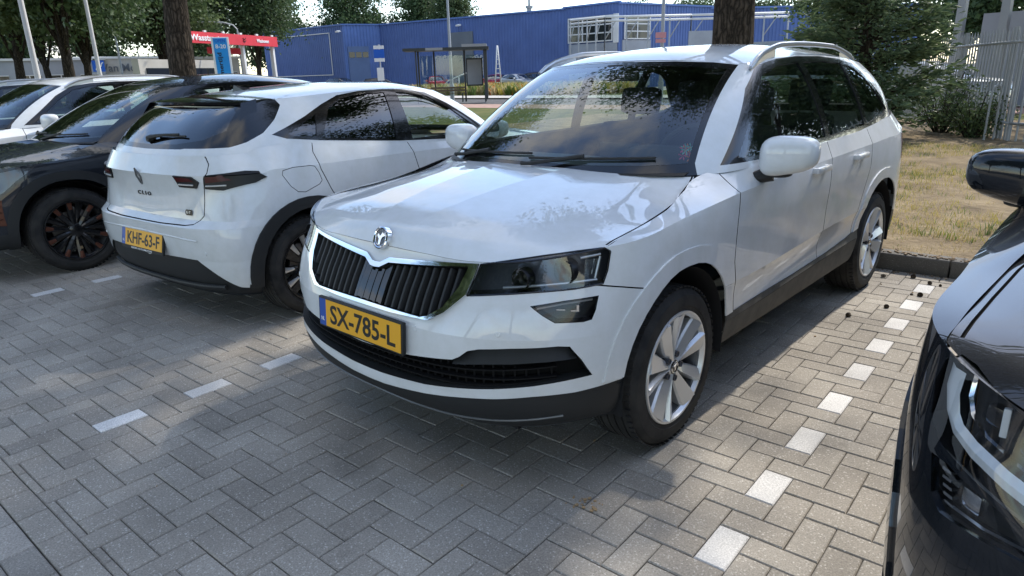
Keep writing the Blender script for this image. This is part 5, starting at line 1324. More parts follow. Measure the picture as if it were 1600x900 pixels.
def zmap(D, y):            # greenhouse z at belt / top for a given y (side view)
    b = np.array(D['gh'][0]); t = np.array(D['gh'][2]); m = slice(4, 11)
    return np.interp(y, b[m, 1], b[m, 2]), np.interp(y, t[m, 1], t[m, 2])
def make_dark(name, D, P, lamps, wkey, xo, arch_mat, tall, mirror_z, side_lamp=None, mirror_x=1.01):
    B = Body(D, .03); root = empty(name); wb = D['wheelbase']
    a = [np.array(q) for q in D['gh']]; top_front = a[2][3]; base = a[0][3]
    def win(y0, y1, lo=.035, hi=.03, n=6):
        up = [(y, zmap(D, y)[1]-hi) for y in np.linspace(y0, y1, n)]; dn = [(y, zmap(D, y)[0]+lo) for y in np.linspace(y1, y0, n)]
        return up+dn
    yA = base[1]+.34; yT = top_front[1]+.16
    zt = lambda y: zmap(D, y)[1]; zb = lambda y: zmap(D, y)[0]
    yB = 1.60; yC = 2.30; yD = 2.85
    def seg(y0, y1, d, n=7): return [(y, zt(y)-d) for y in np.linspace(y0, y1, n)]
    W1 = [(yA+.05, zb(yA)+.04)]+seg(yT, yB-.02, .034)+[(yB, zb(yB)+.035)]
    W2 = [(yB+.06, zb(yB)+.035)]+seg(yB+.05, yC-.04, .034)+[(yC, zb(yC)+.035)]
    W3 = [(yC+.05, zb(yC)+.035)]+seg(yC+.02, yC+.25, .036)+[(yD, zb(yD)+.05)]
    FR = [(yA-.14, zb(yA)+.015)]+[(yT-.16, zt(yT)-.09)]+seg(yT+.02, yC+.30, .006, 9)+[(yD+.12, zb(yD)+.03)]+[(y, zb(y)+.012) for y in (2.6, 2.2, 1.6, 1.0)]
    zc = .345; q = .07 if arch_mat is not P else .065
    tf, bf = top_front, base
    c = [dict(name='void', view='side', poly=superell(0, zc, .405, .418, 2.2, 40, .05), patches=('low',)),
         dict(name='void', view='side', poly=superell(wb, zc, .405, .42, 2.2, 40, .05), patches=('low',))]
    for nm, poly in lamps.items(): c.append(dict(name=nm, view='front', poly=poly, lim=-.33, flt=lambda c_, n: n.y < -.12))
    for nm, poly in (side_lamp or {}).items(): c.append(dict(name=nm, view='side', poly=poly, patches=('low',), thr=.05))
    c += [dict(name='arch', view='side', poly=superell(0, zc, .405+q, .418+q, 2.25, 40, .05), patches=('low',), thr=.1),
          dict(name='arch_r', view='side', poly=superell(wb, zc, .405+q, .418+q, 2.25, 40, .05), patches=('low',), thr=.1),
          dict(name='sill', view='side', poly=[(.3,.05),(.3,.43),(2.3,.46),(2.3,.05)], patches=('low',)),
          dict(name='chin', view='front', poly=[(-.01,.35),(.5,.37),(1.,.40),(1.,.05),(-.01,.05)], lim=-.36),
          dict(name='gap', view='top', line=[(.838,-.42),(.836,-.34),(.828,-.19),(.812,0.),(.782,.20),(.742,.34)], w=.008, patches=('hood', 'low')),
          dict(name='gap', view='side', line=[(.50,.43),(.47,.57),(.44,.68),(.44,.80),(.48,zb(.8)-.02)], w=.007, patches=('low',)),
          dict(name='gap', view='side', line=[(yB-.02,.40),(yB-.02,.6),(yB+.02,zb(yB)-.01)], w=.007, patches=('low',)),
          dict(name='front_window', view='side', poly=W1, patches=('gh',), thr=.35), dict(name='rear_door_window', view='side', poly=W2, patches=('gh',), thr=.35),
          dict(name='quarter_window', view='side', poly=W3, patches=('gh',), thr=.35), dict(name='window_frame', view='side', poly=FR, patches=('gh',), thr=.35),
          dict(name='windscreen', view='front', poly=[(-.01,bf[2]+.02),(.56,bf[2]+.022),(.700,bf[2]+.028),(tf[0]-.022,tf[2]-.022),(.40,tf[2]-.004),(-.01,tf[2]+.006)], lim=1.5, patches=('gh',)),
          dict(name='windscreen_surround', view='front', poly=[(-.01,bf[2]-.1),(.8,bf[2]-.1),(.722,bf[2]+.028),(tf[0]-.002,tf[2]-.006),(.42,tf[2]+.018),(-.01,tf[2]+.03)], lim=1.5, patches=('gh',)),
          dict(name='rear_window', view='rear', poly=[(-.01,1.12),(.56,1.12),(.60,1.18),(.50,1.30),(-.01,1.31)], patches=('gh',), lim=2.8)]
    B.cut(c)
    for n, r, m, kw in (('body_shell', 'low', P, dict(center=True)), ('bonnet', 'hood', P, dict(center=True)), ('roof', 'roof', P, dict(center=True)), ('pillars', 'gh', P, dict(center=True)),
                        ('shut_lines', 'gap', MT['gap'], dict(center=True, depth=.010)), ('sill_cladding', 'sill', MT['plastic'], dict(depth=-.004)), ('front_valance', 'chin', MT['plastic'], dict(center=True)),
                        ('windscreen', 'windscreen', MT['glass'], dict(center=True)), ('windscreen_border', 'windscreen_surround', MT['gloss'], dict(center=True)), ('window_frame', 'window_frame', MT['gloss'], dict()),
                        ('side_window', 'front_window', MT['sideglass'], dict(depth=.004)), ('side_window', 'rear_door_window', MT['privacy2'], dict(depth=.004)), ('side_window', 'quarter_window', MT['privacy2'], dict(depth=.004)),
                        ('rear_window', 'rear_window', MT['privacy2'], dict(center=True)), ('wheel_arch_trim', 'arch', arch_mat, dict(depth=-.009)), ('wheel_arch_trim', 'arch_r', arch_mat, dict(depth=-.009))):
        B.part(n, r, m, root, **kw)
    for x0, x1 in ((-.60, -.02), (-.02, .58)):
        q_ = []
        for k in range(11):
            t = k/10; h = B.hit('front', x0+(x1-x0)*t, bf[2]+.028+.02*t)
            if h: q_.append(h[0]+h[1]*.012)
        m = MB(); m.tube(q_, .007, 6); m.tube([q_[5]+Vector((0, 0, .012)), Vector((x0+.02, q_[0].y-.03, bf[2]+.01))], .009, 6); m.build('wiper', MT['plastic'], root)
    m = MB(); vs = []; fs = []
    cw = [(0,.13,.165),(.2,.14,.18),(.35,.165,.20),(.5,.21,.25),(.62,.26,.30),(.72,.33,.36)]; cw = [(-a_, b_, c_) for a_, b_, c_ in reversed(cw[1:])]+cw
    for a_, b_, c_ in cw: vs += [(a_, b_-.02, bf[2]-.016), (a_, c_+.03, bf[2]+.006)]
    for i in range(len(cw)-1): fs.append((2*i, 2*i+2, 2*i+3, 2*i+1))
    m.add(vs, fs, True); m.build('cowl_panel', MT['plastic'], root)
    for sg in (1, -1):
        if mirror_z:
            mirror(root, sg, mirror_x, .72, mirror_z+.02, P)
    interior(root, .70, bf[2]-.03, .68, 1.30, 2.1, 1, .46)
    B.reg['_lin'] = [f for r in ('roof', 'gh', 'window_frame') for f in B.reg.get(r, [])]
    B.part('interior_lining', '_lin', MT['lining'], root, depth=.03, center=True)
    underbody(root, wb, -.66, 3.30)
    put_wheels(root, wkey, wb, xo, (.35, .35, .9, .2))
    return root, B
# ---- graphite crossover, left
LH = [(.46,.745),(.50,.79),(.70,.825),(.80,.848),(.872,.868),(.885,.86),(.875,.72),(.74,.735)]
VENT = [(.80,.52),(.845,.64),(.885,.66),(.885,.46),(.84,.47)]
CR, CRB = make_dark('crossover', crossover(), MT['grey'], dict(headlight=LH, vent=VENT, grille=[(-.01,.735),(.40,.725),(.43,.70),(.36,.60),(-.01,.59)]), 'cupra', .795, MT['plastic'], False, 1.07, dict(headlight=[(-.62,.86),(-.42,.868),(-.306,.885),(-.215,.890),(-.205,.883),(-.337,.800),(-.45,.71),(-.62,.70)]))
hs = CRB.part('headlight', 'headlight', MT['lampdark'], CR, depth=.05, wall=MT['gloss'], dirv=Vector((.5, -.866, 0))); CRB.part('headlight_lens', 'headlight', MT['lens'], CR)
CRB.part('corner_vent', 'vent', MT['copper'], CR, depth=.02, wall=MT['gloss'], dirv=Vector((.7, -.7, 0)))
for sg, ho in zip((1, -1), hs):
    d = MB()
    for (x, z) in ((.62,.79),(.70,.805),(.78,.825)):
        h = CRB.hit('front', x, z); q_ = h[0]-h[1]*.025; d.box((sg*q_.x, q_.y, q_.z), (.045,.03,.035), rz=sg*.6, bev=.006)
    d.build('projector', MT['reflector'], ho)
for k in range(3):
    for sg in (1, -1):
        m = MB(); z = .50+.05*k; p1 = CRB.hit('front', .835, z); p2 = CRB.hit('front', .88, z+.015)
        m.tube([(sg*p1[0].x, p1[0].y, p1[0].z), (sg*p2[0].x, p2[0].y, p2[0].z)], .006, 6); m.build('vent_fin', MT['copper'], CR)
CR.location = (-7.245, 1.955, 0); CR.rotation_euler = (0, 0, 0)
tag(CR, 'graphite grey crossover with black alloy wheels beside the white hatchback', 'car')
# ---- black SUV, right edge
UL = [(.825,.952),(.795,.948),(.752,.932),(.70,.914),(.60,.896),(.50,.885),(.44,.875),(.44,.762),(.60,.766),(.668,.769),(.763,.779),(.828,.790),(.858,.820),(.864,.88),(.850,.935)]
LL = [(.838,.762),(.822,.70),(.80,.684),(.66,.716),(.50,.700),(.48,.745),(.664,.760),(.806,.768)]
RS, RSB = make_dark('suv', large_suv(), MT['black'], dict(headlight=UL, lower_lamp=LL, grille=[(-.01,.865),(.38,.855),(.42,.83),(.36,.66),(-.01,.65)]), 'right', .81, MT['black'], True, 1.115, None, .945)
hs = RSB.part('headlight', 'headlight', MT['lamprs'], RS, depth=.06, wall=MT['gloss'], dirv=Vector((.5, -.866, 0))); RSB.part('headlight_lens', 'headlight', MT['lensrs'], RS)
ls = RSB.part('lower_lamp', 'lower_lamp', MT['lamprs'], RS, depth=.05, wall=MT['gloss'], dirv=Vector((.5, -.866, 0))); RSB.part('lower_lamp_lens', 'lower_lamp', MT['lensrs'], RS, depth=.008)
for sg, ho, lo in zip((1, -1), hs, ls):
    def ribbon(name, pts, w, dd, mt, par):
        vs = []; fs = []
        for i, (x, z) in enumerate(pts):
            x2, z2 = pts[min(i+1, len(pts)-1)]; x1, z1 = pts[max(i-1, 0)]; L_ = math.hypot(x2-x1, z2-z1) or 1; nx, nz = -(z2-z1)/L_*w/2, (x2-x1)/L_*w/2
            for s_, e in ((-1, .006), (0, 0), (1, .006)):
                h = RSB.hit('front', min(x+nx*s_, .868), z+nz*s_)
                q_ = h[0]-h[1]*(dd+e); vs.append((sg*q_.x, q_.y, q_.z))
        for i in range(len(pts)-1):
            for k in range(2): fs.append((i*3+k, i*3+k+1, (i+1)*3+k+1, (i+1)*3+k))
        m = MB(); m.add(vs, fs, True); m.build(name, mt, par)
    ribbon('light_guide', [(.838,.925),(.842,.88),(.832,.845),(.815,.826),(.78,.815),(.72,.806),(.66,.800),(.58,.794),(.48,.788)], .030, .010, MT['drl'], ho)
    ribbon('chrome_line', [(.81,.930),(.812,.89),(.80,.862),(.77,.845),(.70,.832),(.60,.822),(.48,.815)], .006, .018, MT['chrome'], ho)
    d = MB()
    for (x, z) in ((.765,.885),(.70,.868),(.62,.852)):
        h = RSB.hit('front', x, z); q_ = h[0]-h[1]*.038; d.box((sg*q_.x, q_.y, q_.z), (.045,.03,.04), rz=sg*.6, bev=.012)
    d.build('lens_block', MT['gloss'], ho)
    h = RSB.hit('front', .745, .885); d = MB(); q_ = h[0]-h[1]*.022; d.box((sg*q_.x, q_.y, q_.z), (.012,.012,.055), bev=.003); d.build('lens_strip', MT['drl'], ho)
    d = MB()
    for k in range(5):
        h = RSB.hit('front', .815-.004*k, .752-.012*k); q_ = h[0]-h[1]*.022; d.box((sg*q_.x, q_.y, q_.z), (.022,.02,.006), rz=sg*.7)
    h = RSB.hit('front', .77, .735); q_ = h[0]-h[1]*.03; d.box((sg*q_.x, q_.y, q_.z), (.045,.02,.04), rz=sg*.7, bev=.008)
    d.build('lower_reflector', MT['reflector'], lo)
    ribbon('lower_chrome_line', [(.80,.698),(.74,.709),(.66,.728),(.55,.718)], .005, .016, MT['satin'], lo)
RS.location = (.74, 1.88, 0); RS.rotation_euler = (0, 0, -.06)
tag(RS, 'glossy black SUV cut off by the right edge, two-tier headlight', 'car')

for R_, B_, z0, z1 in ((CR, CRB, .60, .725), (RS, RSB, .665, .855)):
    g_ = B_.part('grille', 'grille', MT['meshdark'], R_, center=True, depth=.04, wall=MT['gloss'])[0]
    for k in range(-9, 10):
        x_ = k*.038
        if abs(x_) < .36: B_.strip('grille_slat', [(x_, z0+.01), (x_, (z0+z1)/2), (x_, z1-.012)], 'front', .012, .02, MT['gloss'], g_, lift=-.03, center=True, ds=.04)
# ------------------------------------------------------------------ trees
MT['bark'] = pmat('bark', (.05, .04, .032), .95, spec=.1)
def bark_setup(m, c0, c1):
    n, l, b = nodes(m); tc = n.new('ShaderNodeTexCoord'); mp = n.new('ShaderNodeMapping'); mp.inputs['Scale'].default_value = (9, 9, 1.6)
    t = n.new('ShaderNodeTexVoronoi'); t.feature = 'DISTANCE_TO_EDGE'; t.inputs['Scale'].default_value = 2.2; r = n.new('ShaderNodeValToRGB'); r.color_ramp.elements[1].position = .35
    r.color_ramp.elements[0].color = (*c0, 1); r.color_ramp.elements[1].color = (*c1, 1); nz = n.new('ShaderNodeTexNoise'); nz.inputs['Scale'].default_value = 5; nz.inputs['Detail'].default_value = 8
    ad = n.new('ShaderNodeVectorMath'); ad.operation = 'ADD'; l.new(tc.outputs['Object'], mp.inputs[0]); l.new(mp.outputs[0], ad.inputs[0]); l.new(nz.outputs['Color'], ad.inputs[1]); l.new(tc.outputs['Object'], nz.inputs['Vector'])
    l.new(ad.outputs[0], t.inputs['Vector']); l.new(t.outputs['Distance'], r.inputs['Fac']); l.new(r.outputs['Color'], b.inputs['Base Color'])
    bp = n.new('ShaderNodeBump'); bp.inputs['Strength'].default_value = 1; bp.inputs['Distance'].default_value = .03; l.new(t.outputs['Distance'], bp.inputs['Height']); l.new(bp.outputs['Normal'], b.inputs['Normal'])
bark_setup(MT['bark'], (.018, .015, .012), (.085, .068, .052))
LF = dict(oak=leafmat('oak_leaves', (.040, .070, .028), (.095, .140, .058), .4), lime=leafmat('lime_leaves', (.060, .095, .035), (.125, .17, .070), .42),
          dark=leafmat('dark_leaves', (.040, .075, .030), (.095, .145, .060), .35), conifer=leafmat('conifer_needles', (.065, .105, .052), (.15, .20, .095), .35), birch=leafmat('birch_leaves', (.045, .075, .03), (.10, .14, .06), .4))
def leaves_np(P, size, r, asp=.62, droop=.3, outward=None):
    """leaf-shaped folded quads at points P (n,3)"""
    n = len(P); a = r.uniform(0, 2*np.pi, n); el = r.uniform(-.9, .5, n)-droop
    d = np.stack([np.cos(a)*np.cos(el), np.sin(a)*np.cos(el), np.sin(el)], 1)
    if outward is not None: d = d*.6+outward; d /= np.linalg.norm(d, axis=1, keepdims=True)
    s = np.cross(d, r.normal(0, 1, (n, 3))); s /= np.linalg.norm(s, axis=1, keepdims=True)+1e-9
    L = size*r.uniform(.65, 1.3, (n, 1)); W = L*asp
    nn = np.cross(d, s)
    v = np.stack([P, P+d*L*.5+s*W*.5+nn*L*.08, P+d*L, P+d*L*.5-s*W*.5+nn*L*.08], 1).reshape(-1, 3)
    return v
def tree(name, base, h_trunk, r0, lobes, leaf, n_clusters, per, size, mat, seed, lean=(0, 0), label=None, cat='tree', group=None, cl_r=.55, asp=.62):
    """lobes: (x,y,z,rx,ry,rz) relative to base; clusters spread through the lobes' volume"""
    r = np.random.default_rng(seed); root = empty(name, base); tb = MB(); top = Vector((lean[0], lean[1], h_trunk))
    pts = [Vector((0, 0, -.15)), Vector((0, 0, .25))]; rs = [r0*1.45, r0*1.12]
    for k in range(1, 7):
        t = k/6; pts.append(Vector((lean[0]*t+.05*math.sin(3*t+seed), lean[1]*t+.05*math.cos(2.3*t+seed), .25+(h_trunk-.25)*t))); rs.append(r0*(1.05-.45*t))
    tb.tube(pts, rs, 14)
    wts = np.array([l[3]*l[4]*l[5] for l in lobes]); wts = wts/wts.sum(); P = []; br = MB()
    for li, (lx, ly, lz, rx, ry, rz) in enumerate(lobes):
        st = pts[4+li % 4]; c = Vector((lx, ly, lz)); mid = st.lerp(c, .5)+Vector((0, 0, .3))
        tb.tube([st, mid, c], [r0*.38, r0*.24, r0*.10], 8)
        m = max(1, int(n_clusters*wts[li]))
        for k in range(m):
            d = r.normal(0, 1, 3); d /= np.linalg.norm(d); q = r.uniform(.25, 1)**.5; cc = np.array([lx+d[0]*rx*q, ly+d[1]*ry*q, lz+d[2]*rz*q]); P.append(cc)
            if k % 3 == 0: br.tube([c, Vector(cc).lerp(c, .45)+Vector((0, 0, .12)), Vector(cc)], [r0*.09, r0*.05, .006], 5, False)
    P = np.array(P); off = r.normal(0, 1, (len(P), per, 3))*np.array([cl_r, cl_r, cl_r*.55])*r.uniform(.6, 1.25, (len(P), 1, 1))
    Q = (P[:, None, :]+off).reshape(-1, 3)
    v = leaves_np(Q, size, r, asp); n = len(Q); me = bpy.data.meshes.new('crown')
    me.from_pydata(v.tolist(), [], (np.arange(n*4).reshape(-1, 4)).tolist()); me.materials.append(mat)
    tb.build('trunk', MT['bark'], root, fix=False); br.build('limbs', MT['bark'], root, fix=False); link_mesh('crown', me, None, root)
    tag(root, label, cat, group); return root
def round_lobes(h0, h1, R, n, seed):
    r = np.random.default_rng(seed); out = []
    for k in range(n):
        t = (k+.5)/n; z = h0+(h1-h0)*(.12+.8*t); f = math.sin(math.pi*(.18+.72*t))**.7; a = k*2.4+r.uniform(-.4, .4); d = R*.55*f*r.uniform(.6, 1)
        out.append((d*math.cos(a), d*math.sin(a), z, R*.5*r.uniform(.8, 1.15), R*.5*r.uniform(.8, 1.15), (h1-h0)*.20*r.uniform(.8, 1.2)))
    return out
# two big trees on the verge: their crowns shade the bays
T1 = tree('tree', (-3.45, 8.3, .08), 6.2, .25, [(2.10, -.2, 7.75, .95, 1.4, 1.0), (2.0, .2, 9.2, 1.2, 1.7, 1.3), (1.2, -.9, 10.6, 1.6, 1.8, 1.2), (-2.1, .2, 8.0, 1.7, 1.8, 1.3), (-2.0, -.2, 9.8, 1.7, 1.9, 1.3), (-.2, .8, 11.4, 2.6, 2.2, 1.2)], None, 300, 115, .17, LF['oak'], 21, (.1, -.1), 'thick dark tree trunk rising behind the white SUV roof, crown out of frame')
T2 = tree('tree', (-13.5, 6.5, .08), 5.4, .26, [(1.2, -.5, 6.6, 1.9, 1.9, 1.3), (-1.4, .3, 6.9, 2.0, 2.0, 1.4), (.3, .2, 8.6, 2.6, 2.6, 1.6), (2.6, .6, 8.6, 1.9, 1.9, 1.3), (-2.6, 1.0, 9.2, 1.9, 1.9, 1.3)], None, 200, 80, .17, LF['oak'], 22, (.25, .1), 'mossy tree trunk left of the red car wash sign')
# street trees to the left
va = tree('tree', (-30, 10, .08), 4.2, .22, round_lobes(4.2, 11.2, 3.9, 12, 1), None, 230, 110, .25, LF['oak'], 31, (.2, .1), 'broad dark green tree between the two leaning white poles', 'tree', 'street trees at left', .8)
vb = tree('tree', (-38, 9, .08), 4.5, .24, round_lobes(4.2, 12.2, 4.2, 12, 5), None, 230, 110, .28, LF['lime'], 35, (.1, .2), 'tall street tree at the far left edge behind the parked cars', 'tree', 'street trees at left', .85)
def put_tree(src, x, y, s, rz, label, group, sz=None):
    o = copy_tree(src); o.location = (x, y, .05); o.rotation_euler = (0, 0, rz); o.scale = (s, s, sz or s); o['label'] = label; o['group'] = group; return o
put_tree(va, -45, 16.0, 1.05, 1.0, 'dark tree with a straight trunk beside the blue parking sign', 'street trees at left')
put_tree(vb, -57, 26.5, 1.1, 2.1, 'light green tree directly behind the red car wash canopy', 'street trees at left')
put_tree(va, -60, 19, 1.15, 4.0, 'far dark tree standing left of the pale showroom', 'street trees at left')
put_tree(vb, -27, 5.6, .9, 3.2, 'slim street tree at the extreme left edge of the picture', 'street trees at left')
put_tree(vb, -66, 30, 1.25, 5.0, 'large tree rising over the low pale building left of the trunk', 'street trees at left')
put_tree(va, -62, 37, 1.2, .4, 'bushy tree between the car wash canopy and the blue hall', 'street trees at left')
# row behind the blue hall
vc = tree('tree', (-84, 66, 0), 5, .3, round_lobes(3.5, 14.5, 5.2, 13, 9), None, 190, 90, .42, LF['dark'], 41, (0, 0), 'big rounded tree behind the left end of the blue hall', 'tree', 'trees behind the blue hall', 1.1)
put_tree(vc, -92, 58, .95, 1.2, 'dark tree behind the hall, above the red sign right end', 'trees behind the blue hall')
put_tree(vc, -76, 72, .92, 2.2, 'rounded tree behind the hall, right of the biggest one', 'trees behind the blue hall')
vd = tree('tree', (-68, 70, 0), 6, .2, round_lobes(4.5, 13.0, 2.9, 11, 13), None, 150, 85, .34, LF['birch'], 43, (0, 0), 'pale drooping birch at the end of the tree row over the blue hall', 'tree', 'trees behind the blue hall', .9)
put_tree(vc, -46, 78, .72, 3.0, 'low tree top just showing over the blue roof in the middle', 'trees behind the blue hall', .62)
put_tree(vc, -40, 84, .8, 4.0, 'tree top over the hall corner left of the thick trunk', 'trees behind the blue hall', .66)
put_tree(vc, -34, 92, .8, .9, 'tree top over the hall just beside the thick trunk', 'trees behind the blue hall', .66)
for _k, (_x, _y, _r) in enumerate([(-118, 33, .3), (-116, 44, 1.9), (-112, 22, 3.1), (-108, 54, 4.4)]):
    put_tree(vc, _x, _y, 1.1, _r, ['far tree on the horizon behind the showroom lettering', 'far tree on the horizon right of the showroom', 'far tree on the horizon behind the leftmost pale pole', 'far tree on the horizon behind the red canopy'][_k], 'far horizon trees')
# right background greenery
put_tree(vc, -4.5, 46, .7, 1.0, 'green tree behind the steel frame at the right edge', 'greenery at right')
put_tree(vc, 5.5, 27, .72, 2.6, 'tall tree behind the metal fence at the right edge', 'greenery at right')
put_tree(vc, -14, 52, .66, 3.9, 'tree filling the gap right of the dark conifer', 'greenery at right')
put_tree(vc, 12, 24, .75, .6, 'tree beyond the right edge behind the fence, mirrored in dark paint', 'greenery at right')
put_tree(va, -36, 12.2, 1.0, 2.5, 'full green tree left of the mossy trunk, over the white car roof', 'street trees at left')
put_tree(vb, -44, 12.5, 1.05, .9, 'full green tree between the second pale pole and the mossy trunk', 'street trees at left')
put_tree(va, -52, 12, 1.2, 3.5, 'dense far tree filling the gap between the two pale poles', 'street trees at left')
# trees on the near side of the lane, seen only as reflections in paint and glass
put_tree(va, -3.0, -9.0, .95, 2.0, 'tree across the lane, mirrored in the windscreen of the white SUV', 'trees across the lane')
put_tree(va, 3.4, -9.4, .9, .7, 'tree across the lane, mirrored in the bonnet of the black SUV', 'trees across the lane')
put_tree(va, -10.5, -11.0, 1.0, 5.1, 'tree across the lane, mirrored in the left side windows', 'trees across the lane')
put_tree(va, 12.0, 2.5, .95, 3.3, 'tree beside the lane, mirrored in the side of the white SUV', 'trees across the lane')
put_tree(T2, 3.0, 12.3, .8, 2.0, 'verge tree beyond the right edge, mirrored in the bonnet of the black SUV', 'trees across the lane')
put_tree(vc, 3.0, 21.5, .72, 1.4, 'dense tree beyond the right edge behind the fence end, mirrored in dark paint', 'greenery at right')
# dark conifer behind the white SUV
def conifer(base, h, R, seed, label):
    r = np.random.default_rng(seed); root = empty('conifer', base); tb = MB(); tb.tube([(0, 0, -.1), (0, 0, h*.5), (0, 0, h)], [.16, .10, .02], 10); V = []; br = MB()
    for k in range(150):
        t = (k+.5)/150; z = .25+(h-.3)*t; a = r.uniform(0, 2*np.pi); L = R*(1-t)**.75*r.uniform(.65, 1.12)+.15; up = r.uniform(-.10, .28)
        d = np.array([math.cos(a), math.sin(a), up]); tip = np.array([0, 0, z])+d*L+np.array([0, 0, .12*L])
        br.tube([(0, 0, z), (d[0]*L*.5, d[1]*L*.5, z+up*L*.5-.04), tuple(tip)], [.022, .014, .005], 4, False)
        m = int(26+60*L); s = r.uniform(.12, 1, m)**.7; Q = np.array([0, 0, z])+np.outer(s*L, d)+np.outer(s**2, [0, 0, .12*L])+r.normal(0, .055+.05*L, (m, 3))*np.array([1, 1, .55])
        V.append(leaves_np(Q, .17, r, .30, .0, np.repeat(d[None, :]*.9, m, 0)))
    v = np.concatenate(V); n = len(v)//4; me = bpy.data.meshes.new('crown'); me.from_pydata(v.tolist(), [], np.arange(n*4).reshape(-1, 4).tolist()); me.materials.append(LF['conifer'])
    tb.build('trunk', MT['bark'], root, fix=False); br.build('limbs', MT['bark'], root, fix=False); link_mesh('crown', me, None, root); tag(root, label, 'conifer'); return root
conifer((-3.6, 15.2, .08), 4.6, 1.75, 5, 'wide dark green conifer behind the rear of the white SUV')
# scrub along the fence
def shrub(base, h, R, seed, label, mat, n=40):
    r = np.random.default_rng(seed); root = empty('shrub', base); st = MB(); V = []
    for k in range(n):
        a = r.uniform(0, 2*np.pi); q = r.uniform(.1, 1)**.6; tip = np.array([math.cos(a)*R*q, math.sin(a)*R*q, h*r.uniform(.45, 1)*(1.05-.35*q)])
        st.tube([(tip[0]*.15, tip[1]*.15, 0), (tip[0]*.5, tip[1]*.5, tip[2]*.55), tuple(tip)], [.012, .008, .003], 4, False)
        m = 38; s = r.uniform(.25, 1.05, m); Q = np.outer(s, tip)+r.normal(0, .10, (m, 3)); V.append(leaves_np(Q, .075, r, .5))
    v = np.concatenate(V); c = len(v)//4; me = bpy.data.meshes.new('foliage'); me.from_pydata(v.tolist(), [], np.arange(c*4).reshape(-1, 4).tolist()); me.materials.append(mat)
    st.build('stems', MT['bark'], root, fix=False); link_mesh('foliage', me, None, root); tag(root, label, 'shrub', 'shrubs by the fence'); return root
shrub((-2.35, 16.6, .08), 1.5, .8, 2, 'pale green shrub growing through the left end of the metal fence', LF['birch'])
shrub((-1.7, 15.6, .08), 1.0, .6, 3, 'low shrub at the foot of the metal fence', LF['lime'])
# ------------------------------------------------------------------ buildings
def cmat(name, c, rough=.7, var=.12, scale=.6):
    m = pmat(name, c, rough, spec=.3); k = 1-var; noise_col(m, tuple(a*k for a in c), tuple(min(1, a*(1+var)) for a in c), scale, 8, .3, .7); return m
MT['blue'] = cmat('blue_cladding', (.105, .165, .37), .55); MT['blue2'] = cmat('blue_cladding_light', (.12, .20, .45), .5)
MT['steelgrey'] = cmat('grey_steel', (.30, .31, .32), .5); MT['darksteel'] = cmat('dark_frame', (.05, .055, .055), .45); MT['white_b'] = cmat('white_metal', (.70, .70, .68), .5)
MT['cream'] = cmat('pale_render', (.52, .50, .45), .85); MT['greywall'] = cmat('grey_wall', (.34, .36, .39), .8); MT['signred'] = cmat('sign_red', (.62, .045, .06), .5)
MT['signblue'] = cmat('sign_blue', (.03, .30, .75), .45); MT['roadblue'] = cmat('road_sign_blue', (.02, .12, .55), .4); MT['dkglass'] = pmat('dark_glazing', (.02, .025, .03), .06, spec=.8)
MT['door_g'] = cmat('grey_door', (.16, .18, .20), .6); MT['door_b'] = cmat('dull_blue_door', (.14, .20, .34), .6); MT['wood'] = cmat('bench_wood', (.16, .12, .08), .8); MT['galv'] = cmat('galvanised_steel', (.36, .37, .37), .45)
MT['pane'] = glass_mat('shelter_glass', (.80, .86, .84), 1.0)
MT['plinth'] = cmat('concrete_plinth', (.40, .39, .37), .85)
def wall_rib(name, A, Bp, z0, z1, mat, parent, pitch=.34, dep=.05, holes=()):
    """ribbed sheet wall from A to Bp (plan), outward normal to the right of A->Bp"""
    A, Bp = Vector(A), Vector(Bp); d = (Bp-A); L = d.length; d.normalize(); n = Vector((d.y, -d.x)); mb = MB(); k = int(L/pitch)
    xs = []
    for i in range(k+1):
        for (o, h) in ((0, 0), (.42, 0), (.5, dep), (.92, dep)):
            s = (i+o)*pitch
            if s <= L: xs.append((s, h))
    xs.append((L, 0)); vs = []
    for s, h in xs:
        p = A+d*s+n*h; vs += [(p.x, p.y, z0), (p.x, p.y, z1)]
    mb.add(vs, [(2*i, 2*i+2, 2*i+3, 2*i+1) for i in range(len(xs)-1)]); return mb.build(name, mat, parent, fix=False)
def frame_box(name, c, d, w, h, t, mat, parent, z=None):
    """thin box standing in a wall plane: centre c (x,y,z), direction d along the wall"""
    mb = MB(); mb.box(c, (w, t, h), rz=math.atan2(d[1], d[0])); return mb.build(name, mat, parent)
HALL = empty('hall', (-60, 52, 0)); tag(HALL, 'long blue metal-clad industrial hall across the background', 'building')
def loc2(p): return (p[0]+60, p[1]-52)
Pn = [(-76.7, 47.1), (-62.0, 47.4), (-60.3, 51.0), (-38.0, 53.6), (-32.0, 53.1), (-28.7, 63.9), (-14.0, 78.0)]
hts = [6.85, 6.85, 6.85, 6.95, 6.9, 6.7]
for i in range(6):
    a, b = loc2(Pn[i]), loc2(Pn[i+1]); wall_rib('wall', a, b, 0, hts[i] if i != 4 else 6.85, MT['blue2'] if i == 1 else MT['blue'], HALL)
    dx, dy = b[0]-a[0], b[1]-a[1]; L = math.hypot(dx, dy); m = MB(); m.box(((a[0]+b[0])/2, (a[1]+b[1])/2, (hts[i] if i != 4 else 6.85)+.06), (L+.2, .30, .14), rz=math.atan2(dy, dx)); m.build('roof_edge', MT['blue2'], HALL)
m = MB(); m.add([(*loc2(p), 6.8) for p in Pn]+[(50, 60, 6.8), (-30, 60, 6.8)], [tuple(range(9))]); m.build('roof', MT['steelgrey'], HALL, fix=False)
def on_wall(i, s, off):
    a, b = Vector(loc2(Pn[i])), Vector(loc2(Pn[i+1])); d = (b-a).normalized(); n = Vector((d.y, -d.x)); p = a+d*s+n*off; return p, d
